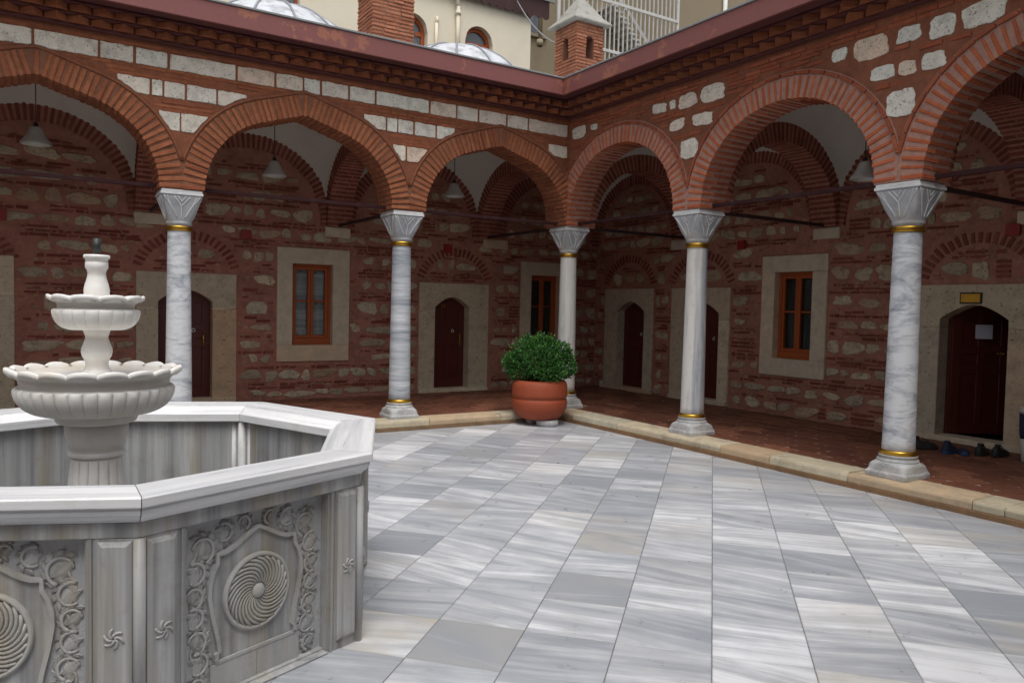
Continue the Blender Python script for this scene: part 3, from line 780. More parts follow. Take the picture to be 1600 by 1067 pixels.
    for a, b in bays:
        c = (a+b)/2 if a >= 0 else (-DW-.2)/2-.02; h = (b-a)/2-.26
        p = resample(profile('round', h, 1.04), 49)
        for i in range(48):
            x, z = (p[i][0]+p[i+1][0])/2, (p[i][1]+p[i+1][1])/2; tx, tz = p[i+1][0]-p[i][0], p[i+1][1]-p[i][1]; l = math.hypot(tx, tz); tx /= l; tz /= l
            m.box((-.02, -DW-.02, 0), (.02, -DW+.055+U(-.004, .004), .225), lambda u, v, w_: fn(c+x+tx*u-tz*w_, v, ZS+z+tz*u+tx*w_), jit=.003)
    m.obj('lunette_bricks', 'brickD', wl, kind='stuff')
    m = MB()
    for a, b in bays:
        c = (a+b)/2 if a >= 0 else (-DW-.2)/2-.02; h = (b-a)/2-.26
        p = resample(profile('round', h, 1.04), 49); e = offset(p, .235)
        for i in range(48):
            q = [p[i], p[i+1], e[i+1], e[i]]
            m.add([fn(c+x, -DW+.045, ZS+z) for x, z in q]+[fn(c+x, -DW-.02, ZS+z) for x, z in q], [(0,1,2,3), (4,7,6,5), (2,6,7,3), (0,4,5,1)])
    m.obj('lunette_mortar', 'mortD', wl)
    # doors
    for di, (a, b, oa, ob) in enumerate(DOOR[side]):
        zt = 2.085 if (side == 'L' and a > 6) else 1.962
        zsp, zap = zt-.40, zt-.232; pr = -DW+.022; th = -DW-.22
        for x0, x1 in ((a, oa), (ob, b)):
            m = MB(); m.box((x0, th, K), (x1, pr, zsp-.1), fn, jit=.003); m.obj('jamb', 'frame', wl, .006, 2)
        oc = (oa+ob)/2; hw = (ob-oa)/2
        pts = [(a, zsp-.097), (oa, zsp-.097), (oa, zsp)]
        for i in range(1, 12):
            t = i/12; x = oa+(ob-oa)*t; q = abs(t-.5)*2
            pts.append((x, zsp+(zap-zsp)*(1-q**1.75)))
        pts += [(ob, zsp), (ob, zsp-.097), (b, zsp-.097), (b, zt), (a, zt)]
        m = MB(); m.prism(pts, th, pr, fn); m.obj('lintel', 'frame', wl, .004)
        m = MB(); m.box((a+.005, th-.02, K-.01), (b-.005, pr+.035, K+.058), fn, jit=.003); m.obj('threshold', 'frame', wl, .006)
        dl = -DW-.17
        ajar = side == 'R' and di == 2
        if not ajar:
            m = MB(); m.box((oa-.02, dl-.05, K+.06), (ob+.02, dl, zap+.03), fn)
            x0, x1 = oa+.0, ob-.0; W_ = x1-x0
            rails = [(K+.06, K+.20), (K+.78, K+.90), (K+1.02, K+1.12), (zsp-.02, zap+.03)]
            for r0, r1 in rails: m.box((x0, dl, r0), (x1, dl+.018, r1), fn)
            for t0, t1 in ((0, .16), (.44, .56), (.84, 1)): m.box((x0+W_*t0, dl, K+.06), (x0+W_*t1, dl+.0195, zap+.02), fn)
            d = m.obj('door', 'door', wl, .004)
            m = MB(); hx = (oa+.10) if side == 'L' else (ob-.10); m.tube([fn(hx, dl+.02, K+.76), fn(hx, dl+.055, K+.78), fn(hx, dl+.055, K+.95), fn(hx, dl+.02, K+.97)], .009, 8); m.obj('handle', 'gold', d)
            m = MB(); kx = hx+(.13 if side == 'L' else -.13); ring = [fn(kx+.022*math.cos(t), dl+.032, K+1.02+.022*math.sin(t)) for t in (2*math.pi*i/14 for i in range(14))]; m.tube(ring, .006, 6, True); q0 = fn(kx, dl+.016, K+1.04); m.lathe([(.001, .0), (.014, .002), (.012, .012), (.001, .014)], 12, c=(q0.x, q0.y, q0.z)); m.obj('knocker', 'abacus', d)
            if side == 'L' and di == 0:
                cu = bpy.data.curves.new('number', 'FONT'); cu.body = '13'; cu.size = .085; cu.extrude = .002; cu.align_x = 'CENTER'
                to = bpy.data.objects.new('number', cu); col.objects.link(to); bpy.context.view_layer.update()
                me = bpy.data.meshes.new_from_object(to); bpy.data.objects.remove(to); me.materials.append(M['gold'])
                p = fn(oc+.09, dl+.022, 1.55); put('number', me, d, Matrix.Translation(p) @ Matrix.Rotation(math.pi/2, 4, 'X'))
        else:
            m = MB(); m.box((oa-.02, dl-.06, K+.06), (oa+.045, dl, zap+.03), fn); m.box((ob-.03, dl-.06, K+.06), (ob+.02, dl, zap+.03), fn); m.obj('door_frame', 'door', wl, .004)
            ang = R(56); ca_, sa_ = math.cos(ang), math.sin(ang); px = oa+.047
            hf = lambda u, v, z: fn(px+u*ca_-v*sa_*-1*0+v*sa_, dl-.01-u*sa_+v*ca_, z)
            W_ = ob-.035-px
            m = MB(); m.box((0, -.045, K+.065), (W_, 0, zap+.02), hf)
            for r0, r1 in [(K+.065, K+.2), (K+.78, K+.9), (K+1.02, K+1.12), (zsp-.02, zap+.02)]: m.box((0, 0, r0), (W_, .016, r1), hf)
            for t0, t1 in ((0, .16), (.44, .56), (.84, 1)): m.box((W_*t0, 0, K+.065), (W_*t1, .0175, zap+.01), hf)
            d = m.obj('door', 'door', wl, .004)
            m = MB()
            for u in (.80, .86, .9):
                q = hf(W_*u, .02, K+1.03); m.lathe([(.001, -.012), (.012, -.006), (.012, .006), (.001, .012)], 10, c=(q.x, q.y, q.z))
            m.obj('handle', 'gold', d)
            global NOTE; NOTE = (hf, W_)
            m = MB(); m.box((oa-.6, -DW-2.2, K), (ob+.6, -DW-2.19, 2.6), fn); m.box((oa-.6, -DW-2.2, K), (oa-.59, -DW-.5, 2.6), fn); m.box((ob+.59, -DW-2.2, K), (ob+.6, -DW-.5, 2.6), fn); m.box((oa-.6, -DW-2.2, 2.6), (ob+.6, -DW-.5, 2.61), fn); m.box((oa-.6, -DW-2.2, K-.02), (ob+.6, -DW-.23, K), fn)
            m.obj('room', 'dark', wl)
    # windows
    for wi, (a, b, oa, ob) in enumerate(WIN[side]):
        z0, z1 = .69, 2.405; o0, o1 = .935, 2.172; pr = -DW+.03; th = -DW-.2
        for nm, q in (('jamb', (a, oa, o0+.001, o1-.001)), ('jamb', (ob, b, o0+.001, o1-.001)), ('lintel', (a, b, o1, z1)), ('sill', (a, b, z0, o0))):
            m = MB(); m.box((q[0], th, q[2]), (q[1], pr, q[3]), fn, jit=.0015); m.obj(nm, 'frame2', wl, .006, 2)
        dl = -DW-.10; m = MB(); W_ = ob-oa; cx = (oa+ob)/2
        def bar(x0, x1, y0, y1, t): m.box((x0, dl-.05, y0), (x1, dl+t, y1), fn)
        bar(oa, oa+.045, o0, o1, .02); bar(ob-.045, ob, o0, o1, .02); bar(oa+.045, ob-.045, o1-.045, o1, .0185); bar(oa+.045, ob-.045, o0, o0+.10, .024)
        ip = []
        for s_ in (-1, 1):
            x0, x1 = (oa+.046, cx-.002) if s_ < 0 else (cx+.002, ob-.046)
            bar(x0, x0+.042, o0+.101, o1-.046, .008); bar(x1-.042, x1, o0+.101, o1-.046, .008)
            bar(x0+.042, x1-.042, o0+.101, o0+.15, .0065); bar(x0+.042, x1-.042, o1-.09, o1-.046, .0065)
            zm = (o0+o1)/2+.055; bar(x0+.042, x1-.042, zm-.013, zm+.013, .005)
            ip += [(x0+.042, x1-.042, o0+.15, zm-.013), (x0+.042, x1-.042, zm+.013, o1-.09)]
        wn = m.obj('window', 'wwood', wl, .004)
        for x0, x1, y0, y1 in ip:
            m = MB(); m.box((x0, dl-.032, y0), (x1, dl-.028, y1), fn); m.obj('pane', 'glass2', wn)
        m = MB(); n = 40; rows = [(oa+.05+(W_-.1)*i/n, dl-.085+.003*math.sin(i*1.1)) for i in range(n+1)]
        for (x0, d0), (x1, d1) in zip(rows, rows[1:]): m.quad(fn(x0, d0, o0), fn(x1, d1, o0), fn(x1, d1, o1), fn(x0, d0, o1))
        m.obj('curtain', 'curtain' if (side == 'L' and wi == 0) else 'dcurtain', wn)  # lace curtain in one window, elsewhere a dark sheet painted as unlit interior
        m = MB(); m.box((a, -DW-.5, z0), (b, -DW-.24, z1), fn); m.obj('reveal', 'dark', wn)  # black block closing the hole, darkness of the room put into its colour
    return wl
def mat_glass2():
    s = NT('clear_glass'); s.b.inputs['Transmission Weight'].default_value = 1; s.b.inputs['IOR'].default_value = 1.1
    return s.done((.82, .85, .86), .02, 0, .6)
M['glass2'] = mat_glass2()
wall_back('L', -DW-.5, 10.6, 'gallery back wall of rubble and brick with number 13 door, behind the pointed arches')
wall_back('R', -DW+.001, 10.2, 'gallery back wall of rubble and brick behind the round arches, with shoes at its open door')

# ------------------------------------------------------------------ gallery ceiling: plaster vaults and cross arches
random.seed(9)
ceil = thing('gallery_ceiling', 'white plaster vaults on dark brick cross arches over the galleries', 'ceiling')
def vault(fn, s0, s1, d0, d1):
    m = MB(); n = 18; cs, cd = (s0+s1)/2, (d0+d1)/2; a, b = abs(s1-s0)/2, abs(d1-d0)/2; r2 = a*a+b*b+.02
    P = [[fn(cs+a*(2*i/n-1), cd+b*(2*j/n-1), ZS+math.sqrt(max(.0, r2-(a*(2*i/n-1))**2-(b*(2*j/n-1))**2))) for j in range(n+1)] for i in range(n+1)]
    vs_ = [q for r_ in P for q in r_]; fs = [(i*(n+1)+j, (i+1)*(n+1)+j, (i+1)*(n+1)+j+1, i*(n+1)+j+1) for i in range(n) for j in range(n)]
    m.add(vs_, fs, True); m.obj('vault', 'vault', ceil)
xb = MB(); xm = MB()
def cross(fn, s, d0, d1):
    c, h = (d0+d1)/2, abs(d1-d0)/2-.12
    swap = lambda u, v, z: fn(s+v, c+u, z)
    p = resample(profile('round', h, .96), 45)
    for (x0, z0), (x1, z1) in zip(p, p[1:]):
        for v in (-.19, .19): xm.quad(swap(x0, v, ZS+z0), swap(x1, v, ZS+z1), swap(x1, v, 4.4), swap(x0, v, 4.4))
        xm.quad(swap(x0, -.19, ZS+z0), swap(x1, -.19, ZS+z1), swap(x1, .19, ZS+z1), swap(x0, .19, ZS+z0))
    for u0, u1 in ((-h-.14, -h), (h, h+.14)): xm.box((u0, -.19, ZS), (u1, .19, 4.4), swap)
    for i in range(44):
        x, z = (p[i][0]+p[i+1][0])/2, (p[i][1]+p[i+1][1])/2; tx, tz = p[i+1][0]-p[i][0], p[i+1][1]-p[i][1]; l = math.hypot(tx, tz); tx /= l; tz /= l
        v = -.196; k = 0
        while v < .16:
            L = (.12 if i % 2 and k == 0 else .19); e = min(.196, v+L)
            xb.box((-.019, v, U(-.007, -.003)), (.019, e, .22), lambda u, q, w_: swap(x+tx*u-tz*w_, q, ZS+z+tz*u+tx*w_), jit=.0025); v = e+.012; k += 1
for side in 'LR':
    fn = FN[side]; sp = SP[side]
    for s in sp[:4]: cross(fn, s, -TW, -DW)
    for a, b in zip(sp, sp[1:]): vault(fn, a+.15, b-.15, -TW+.03, -DW-.02)
vault(left, -.15, -DW-.02, -.15, -DW-.02)
xm.obj('cross_arches', 'mortD', ceil); xb.obj('cross_arch_bricks', 'brickD', ceil, kind='stuff')

# ------------------------------------------------------------------ tie rods
def rod(p, q, mat, label, rad=.018):
    p, q = Vector(p), Vector(q); t = (q-p).normalized(); y = Vector((0, 0, 1)); x = t.cross(y).normalized()
    m = MB(); m.add([p+x*a*rad+y*b*rad*1.15 for a, b in ((-1,-1), (1,-1), (1,1), (-1,1))]+[q+x*a*rad+y*b*rad*1.15 for a, b in ((-1,-1), (1,-1), (1,1), (-1,1))], [(0,1,2,3), (4,7,6,5), (0,4,5,1), (1,5,6,2), (2,6,7,3), (3,7,4,0)])
    return tag(m.obj('tie_rod', mat, None, .003), label, 'tie rod', 'iron tie rods')
for side in 'LR':
    fn = FN[side]; sp = SP[side]
    for i, (a, b) in enumerate(zip(sp[:4], sp[1:])):
        rod(fn(a+.2, 0, 2.80), fn(b-.2, 0, 2.80), 'rod', 'purple iron tie rod spanning a %s arch %s' % (('pointed', 'round')[side == 'R'], ['beside the corner column', 'next but one to the corner', 'two arches on from the corner arch', 'beyond the last column in view'][i]))
    for i in range(4):
        rod(fn(sp[i], -TW-.02, 2.775), fn(sp[i], -DW+.03, 2.775), 'roddark', 'dark iron rod from %s to the wall behind' % (['the corner capital', 'the first capital', 'the second capital', 'the third capital'][i])+(' past the corner, pointed-arch side' if side == 'L' else ' past the corner, round-arch side'), .019)

# ------------------------------------------------------------------ pendant lamps
def lamp(x, y, zb, label):
    t = thing('pendant_lamp', label, 'lamp', (x, y, zb), 0, 'white pendant lamps under the vaults')
    m = MB(); pr = [(r*.74, z*.76) for r, z in [(.215, 0), (.213, .012), (.185, .045), (.145, .10), (.112, .16), (.094, .205), (.085, .235), (.06, .25), (.03, .255)]]
    m.lathe(pr+[(r-.008, z-.005) for r, z in pr[::-1][1:]], 32, cap=False); m.obj('shade', 'shade', t)
    m = MB(); m.lathe([(.001, .05), (.03, .06), (.04, .09), (.03, .12), (.018, .14), (.018, .19)], 16); m.obj('bulb', 'shade', t)
    m = MB(); m.lathe([(.024, .19), (.022, .235), (.006, .245)], 12); m.tube([(0, 0, .235), (0, 0, 4.45-zb)], .006, 6); m.obj('cord', 'black', t)
lamp(-6.61, 1.12, 3.285, 'white pendant lamp with conical shade hanging in the bay behind the fountain')
lamp(-3.97, 1.12, 3.225, 'white pendant lamp hanging in the bay with the curtained window')
lamp(-1.32, 1.12, 3.215, 'white pendant lamp hanging in the pointed-arch bay beside the corner')
lamp(1.12, -3.93, 3.08, 'white pendant lamp low behind the round-arch column with looping veins')

# ------------------------------------------------------------------ roof, domes, chimneys
random.seed(13)
m = MB(); L0, e, zr0, zr1 = 10.6, .57, 4.662, 5.02
# a lead roof over both wings, with a valley at the inner corner
m.add([(-L0, -e, zr0), (-e, -e, zr0), (1.1, 1.1, zr1+.12), (-L0, 1.1, zr1+.12), (-e, -L0, zr0), (1.1, -L0, zr1+.12), (-L0, 3.0, zr1), (3.0, 3.0, zr1), (3.0, -L0, zr1)],
      [(0, 1, 2, 3), (1, 4, 5, 2), (3, 2, 7, 6), (2, 5, 8, 7)])
tag(m.obj('roof', 'lead', None), 'lead sheet roof over the galleries behind the purple fascia', 'roof')
def dome(x, y, label):
    t = thing('lead_dome', label, 'dome', (x, y, 4.9), 0, 'lead covered domes on the roof')
    Rr, zc = 1.46, 3.955-4.9
    m = MB(); pr = []
    for i in range(15):
        a = R(37)+R(53)*i/14; pr.append((max(.001, Rr*math.cos(a)), zc+Rr*math.sin(a)+(.03 if i == 14 else 0)))
    m.lathe([(1.2, -.3)]+pr, 48, rf=lambda r, z, q: r*(1+.004*math.sin(7*q+z*9))); m.obj('cap', 'lead', t)
    m = MB()
    for k in range(14):
        q = 2*math.pi*k/14+.2
        m.tube([(r*math.cos(q), r*math.sin(q), z+.008) for r, z in pr[:-1]], .016, 6)
    m.obj('seam', 'flash2', t)
M['flash2'] = mat_plain('lead_seam', (.27, .28, .31), .5, .4, 8, .2)
dome(-3.97, 1.22, 'grey lead dome in front of the square-headed cream wall window')
dome(-1.28, 1.22, 'grey lead dome below the whole arched window of the cream building')
dome(-6.6, 1.22, 'grey lead dome above the fountain bay')
dome(1.22, -3.83, 'grey lead dome over the round arch gallery')
def chimney(name, label, x0, y0, wx, wy, zb, ztop, op, capz):
    t = thing(name, label, 'chimney', (x0+wx/2, y0+wy/2, zb), 0)
    hx, hy = wx/2, wy/2; H = ztop-zb
    oz0, oz1, ow = op[0]-zb, op[1]-zb, op[2]
    # body: four corner piers plus solid below and above the openings
    m = MB(); m.box((-hx, -hy, 0), (hx, hy, oz0)); m.box((-hx, -hy, oz1), (hx, hy, H))
    for sx_ in (-1, 1):
        for sy_ in (-1, 1): m.box((min(sx_*ow/2, sx_*hx), min(sy_*ow/2, sy_*hy), oz0), (max(sx_*ow/2, sx_*hx), max(sy_*ow/2, sy_*hy), oz1))
    m.obj('masonry', 'mortC', t)
    bm_ = MB(); z = .006
    while z < H-.03:
        open_ = oz0-.01 < z < oz1-.02
        aw = ow/2
        if open_ and z > oz1-.14 and op[3]: aw = ow/2*math.sqrt(max(0.02, 1-((z-(oz1-.14))/.14)**2))
        for ax in range(4):
            W_, D_ = (wx, hy) if ax % 2 == 0 else (wy, hx)
            s = -W_/2-.006
            while s < W_/2-.02:
                L = min(U(.14, .24), W_/2+.006-s)
                segs = [(s, s+L-.01)]
                if open_: segs = [(a, b) for a, b in ((s, min(s+L-.01, -aw)), (max(s, aw), s+L-.01)) if b-a > .02]
                for a, b in segs:
                    pr = D_+U(.004, .018); h = U(.028, .036)
                    f = {0: lambda u, v, w_: (u, -v, w_), 1: lambda u, v, w_: (v, u, w_), 2: lambda u, v, w_: (-u, v, w_), 3: lambda u, v, w_: (-v, -u, w_)}[ax]
                    bm_.box((a, D_-.03, z), (b, pr, z+h), f, jit=.004)
                s += L
        z += .052
    bm_.obj('bricks', 'brickC', t, .004, kind='stuff')
    m = MB(); m.box((-ow/2-.005, -ow/2-.005, oz0), (ow/2+.005, ow/2+.005, oz0+.004)); m.obj('flue', 'dark', t)
    if capz:
        m = MB(); c = hx+.11; n = 4
        rows = [(c-.015, H-.005), (c, H+.012), (c-.005, H+.03), (c*.72, H+.13), (c*.42, H+.30), (c*.16, H+.44), (.01, capz-zb)]
        m.lathe([(r*math.sqrt(2), z) for r, z in rows], 4, a0=math.pi/4); o = m.obj('cap', 'capst', t)
        for p in o.data.polygons: p.use_smooth = False
chimney('brick_chimney', 'square brick chimney stack with square flue openings rising between the lead domes', -2.72, .92, .60, .55, 4.95, 6.6, (5.86, 6.15, .26, 0), None)
chimney('brick_chimney', 'brick chimney with a pointed stone cap and arched openings at the roof corner', .54, .67, .52, .56, 4.95, 6.07, (5.52, 5.87, .15, 1), 6.66)

# ------------------------------------------------------------------ buildings behind
cb = thing('cream_building', 'cream rendered building with brown arched windows behind the domed roof', 'building', (0, 0, 0))
YB = 7.0
def px_on_y(px, py, Y):
    d = FW + RT*((px-800)/1188.678) - UP*((py-533.5)/1188.678); t = (Y-CAM.y)/d.y; return CAM+d*t
xr = px_on_y(829, 60, YB).x
wins = []
for pxl, pxr, pyt, square in ((727, 770, 42, 0), (621, 668, 20, 0), (404, 468, -60, 1)):
    a, b = px_on_y(pxl, 60, YB), px_on_y(pxr, 60, YB); zt = px_on_y((pxl+pxr)/2, pyt, YB).z; wins.append((a.x, b.x, 5.9, zt, square))
wins.sort()
m = MB(); fy = lambda u, v, z: Vector((u, YB+v, z))
cuts = [-14]+[q for w_ in wins for q in (w_[0], w_[1])]+[xr]
for i, (a, b) in enumerate(zip(cuts, cuts[1:])):
    if i % 2 == 0: m.box((a, 0, 0), (b, .4, 10.6), fy)
    else:
        x0, x1, z0, z1, sq_ = wins[i//2]; m.box((a, 0, 0), (b, .4, z0), fy)
        n = 16; r = (b-a)/2
        if sq_: m.box((a, 0, z1), (b, .4, 10.6), fy)
        else:
            top = [(a+(b-a)*k/n, z1-r+math.sqrt(max(0, r*r-(a+(b-a)*k/n-(a+r))**2))) for k in range(n+1)]
            m.prism(top+[(b, 10.6), (a, 10.6)], 0, .4, fy)
m.box((xr-.4, .4, 0), (xr, 6, 10.6), fy)
m.obj('wall', 'cream', cb)
for x0, x1, z0, z1, sq_ in wins:
    n = 20; r = (x1-x0)/2; c = (x0+x1)/2
    out = [(x0, z0)]+([(x0, z1), (x1, z1)] if sq_ else [(c-r*math.cos(math.pi*k/n), z1-r+r*math.sin(math.pi*k/n)) for k in range(n+1)])+[(x1, z0)]
    m = MB()
    for sc0, sc1 in ((1, .86),):
        ins = [(c+(x-c)*.86, z-.07 if z > z1-r else z) for x, z in out] if sq_ else [(x0+.09 if x < c-.01 and z <= z0 else x1-.09 if x > c+.01 and z <= z0 else c+(x-c)*(r-.09)/r, z if z <= z0 else z1-r+(z-z1+r)*(r-.09)/r) for x, z in out]
        for p, q, p2, q2 in zip(out, out[1:], ins, ins[1:]):
            m.add([fy(p[0], .16, p[1]), fy(q[0], .16, q[1]), fy(q2[0], .16, q2[1]), fy(p2[0], .16, p2[1])]+[fy(p[0], .24, p[1]), fy(q[0], .24, q[1]), fy(q2[0], .24, q2[1]), fy(p2[0], .24, p2[1])], [(0,1,2,3), (4,7,6,5), (3,2,6,7), (0,4,5,1)])
    zb = z1-r*1.05 if not sq_ else z1-1.0
    m.box((x0+.05, .17, zb-.05), (x1-.05, .23, zb+.05), fy); m.box((c-.04, .172, z0), (c+.04, .228, zb-.05 if not sq_ else z1-.05), fy)
    wn = m.obj('window', 'wwood', cb, .004)
    m = MB(); m.prism([(x, z) for x, z in out], .205, .215, fy); m.obj('pane', 'glass', wn)
    m = MB(); m.box((x0-.1, .42, z0), (x1+.1, .44, z1+.1), fy); m.obj('blind', 'dark', wn)  # black sheet behind the glass, coloured as the shade indoors
def pipe(px, p0, p1, r=.045):
    m = MB(); a = px_on_y(px, p0, YB); b = px_on_y(px+1, p1, YB)
    m.tube([(a.x, YB-.07, a.z), (a.x, YB-.07, b.z)], r, 10)
    return m, a, b
m, a, b = pipe(714, 12, 100); m.tube([(a.x, YB-.07, a.z), (a.x-.02, YB-.08, a.z+.06), (a.x-.12, YB-.2, a.z+.25), (a.x-.14, YB-.25, a.z+1.2)], .045, 10); m.lathe([(.065, 0), (.065, .09)], 12, c=(a.x, YB-.07, a.z-.2)); m.obj('downpipe', 'cream', cb)
m, a, b = pipe(680, 38, 100, .035); m.tube([(a.x, YB-.07, a.z), (a.x+.03, YB-.05, a.z+.12), (a.x+.05, YB+.02, a.z+.16)], .035, 8); m.obj('vent_pipe', 'cream', cb)
# awning along the top of the cream building
aw = thing('awning', 'dark scalloped awning with a white rail above the cream building wall', 'awning', (0, 0, 0))
YA = 6.88; a = px_on_y(755, 3, YA); b = px_on_y(858, 33, YA)
m = MB(); n = 72; zt, zb = a.z+.42, a.z+.02
for i in range(n):
    x0, x1 = a.x-2+(b.x-a.x+2)*i/n, a.x-2+(b.x-a.x+2)*(i+1)/n
    s0, s1 = abs(math.sin(i*math.pi/4)), abs(math.sin((i+1)*math.pi/4))
    m.quad((x0, YA, zb-.07*s0), (x1, YA, zb-.07*s1), (x1, YA, zt), (x0, YA, zt))
m.obj('valance', 'awn', aw)
m = MB(); m.box((a.x-2, YA-.03, zt), (b.x+.15, YA+.04, zt+.07)); m.box((a.x-2, YA-.1, zt+.09), (b.x+.2, YA-.04, zt+.13)); m.obj('rail', 'whitem', aw, .008)
m = MB(); m.quad((a.x-2, YA+.04, zt+.06), (b.x, YA+.04, zt+.06), (b.x, 9.0, zt+.6), (a.x-2, 9.0, zt+.6)); m.obj('cover', 'awn', aw)
# tan building and fire escape
YT = 12.0
tb_ = thing('tan_building', 'tan rendered block behind the fire escape and the roof corner', 'building', (0, 0, 0))
xs = [px_on_y(p, 60, YT).x for p in (700, 838, 866, 1100, 1126, 1190, 1600)]
m = MB(); fz = lambda u, v, z: Vector((u, YT+v, z))
wz0, wz1 = px_on_y(850, 58, YT).z, px_on_y(850, -60, YT).z
m.box((xs[0]-6, 0, 0), (xs[6]+10, .4, wz0), fz); m.box((xs[0]-6, 0, wz0), (xs[1]-.9, .4, wz1+3), fz); m.box((xs[1]+.25, 0, wz0), (xs[6]+10, .4, wz1+3), fz)
m.obj('wall', 'tan', tb_)
m = MB(); x0, x1 = xs[1]-.9, xs[1]+.25
for q in ((x0, x0+.09), (x1-.09, x1), ((x0+x1)/2-.04, (x0+x1)/2+.04)): m.box((q[0], .08, wz0), (q[1], .16, wz1+3), fz)
wn = m.obj('window', 'door', tb_, .004); m = MB(); m.box((x0, .12, wz0), (x1, .13, wz1+3), fz); m.obj('pane', 'glass', wn)
m = MB(); m.box((x0-.1, -.1, wz0-.1), (x1+.1, .02, wz0), fz); m.obj('sill', 'tan', tb_)
m = MB(); px_ = px_on_y(1130, 10, YT).x; m.tube([(px_, YT-.1, 5), (px_, YT-.1, 15)], .09, 10); m.obj('downpipe', 'whitem', tb_)
m = MB(); px_ = px_on_y(858, 40, 11).x; m.tube([(px_, 11.5, px_on_y(858, 66, 11).z), (px_, 11.5, 14)], .06, 10); m.lathe([(.1, 0), (.1, .2)], 12, c=(px_, 11.5, px_on_y(858, 66, 11).z)); m.obj('downpipe', 'tan', tb_)
fe = thing('fire_escape', 'white metal fire escape stair inside a cage of upright bars', 'fire escape', (0, 0, 0))
YF = 11.0; xa, xb_ = px_on_y(872, 60, YF).x, px_on_y(1059, 30, YF).x
zlo = px_on_y(960, 83, YF).z; zhi = px_on_y(960, 6, YF).z
nb = 27
for i in range(nb+1):
    x = xa+(xb_-xa)*i/nb; m = MB(); wv = .014 if i % nb else .05
    m.box((x-wv, YF-.03, zlo-2.5), (x+wv, YF+.03, zhi+3)); m.obj('bar', 'whitem', fe, .004)
for z in (zlo, zhi, zhi+2.2):
    m = MB(); m.box((xa, YF-.045, z-.05), (xb_, YF-.031, z+.05)); m.obj('rail', 'whitem', fe, .004)
# stair flight: stringers and treads running down to the right
m = MB(); p0 = px_on_y(970, 10, YF+.35); p1 = px_on_y(1010, 72, YF+.35)
q0, q1 = Vector((px_on_y(962, 8, YF+.35).x, 0, p0.z+.2)), Vector((px_on_y(1012, 70, YF+.35).x, 0, p1.z-.1))
for y in (YF+.2, YF+1.1):
    m = MB(); d = (q1-q0); m.box((0, y-.02, -.09), (1, y+.02, .09), lambda u, v, w_: Vector((q0.x+d.x*u, v, q0.z+d.z*u+w_))); m.obj('stringer', 'whitem', fe)
for k in range(9):
    t = (k+.5)/9; m = MB(); x, z = q0.x+(q1.x-q0.x)*t, q0.z+(q1.z-q0.z)*t; m.box((x-.36, YF+.22, z-.26), (x-.02, YF+1.08, z-.19)); m.obj('tread', 'whitem', fe)
m = MB(); m.box((xa, YF+1.2, zlo-2.5), (xb_, YF+1.24, zhi+4)); m.obj('back_panel', 'cage_back', fe) if False else None
M['brownwall'] = mat_plain('dark_brown_cladding', (.06, .035, .028), .7, .3, 3)
m = MB(); m.box((xa+.05, YF+.92+.35, zlo-2.5), (xb_-.05, YF+.95+.35-.31+.31, zhi+4)); m.obj('cladding', 'brownwall', fe)
# cables
def cable(p, q, sag, label, r=.012):
    m = MB(); p, q = Vector(p), Vector(q); m.tube([p.lerp(q, k/12)-Vector((0, 0, sag*4*(k/12)*(1-k/12))) for k in range(13)], r, 6)
    tag(m.obj('cable', 'black' if r > .013 else 'flash2', None), label, 'cable')
cable(px_on_y(808, 2, 6.8), px_on_y(868, 68, 5.0), .15, 'thin grey cable running from the awning down past the chimney')
cable(px_on_y(644, 38, 6.7), px_on_y(661, 74, 5.5), .12, 'black cable drooping across the arched window beside the chimney stack', .014)

# ------------------------------------------------------------------ fountain basin
random.seed(17)
BC = (-6.328, -4.712); T8 = math.tan(math.pi/8)
basin = thing('fountain_basin', 'octagonal grey marble fountain basin with carved panels and a thick white coping', 'fountain basin', (BC[0], BC[1], 0), 0)
AO, AI, AW, ZC = 1.324, 1.063, 1.268, .892
A0 = -1.577
def prof_stone(prof, trim=.002):
    m = MB(); n = len(prof)
    L_ = [(-(a*T8-trim), a, z) for a, z in prof]; R_ = [((a*T8-trim), a, z) for a, z in prof]
    m.add([(x, y, z) for x, y, z in L_+R_], [tuple(range(n)), tuple(range(2*n-1, n-1, -1))]+[(i, (i+1) % n, n+(i+1) % n, n+i) for i in range(n)])
    return m
cop = [(AI+.012, ZC-.100), (AI, ZC-.094), (AI, ZC-.050), (AI+.012, ZC-.042), (AI+.022, ZC-.040), (AI+.05, ZC-.014), (AI+.062, ZC-.010), (AI+.066, ZC), (AO-.006, ZC), (AO, ZC-.006), (AO, ZC-.036), (AO-.004, ZC-.040), (AO-.014, ZC-.041), (AO-.012, ZC-.052), (AO-.016, ZC-.066), (AO-.028, ZC-.080), (AO-.040, ZC-.088), (AO-.044, ZC-.094), (AO-.05, ZC-.100)]
cop_me = prof_stone(cop).mesh('coping', 'coping')
zw = ZC-.101
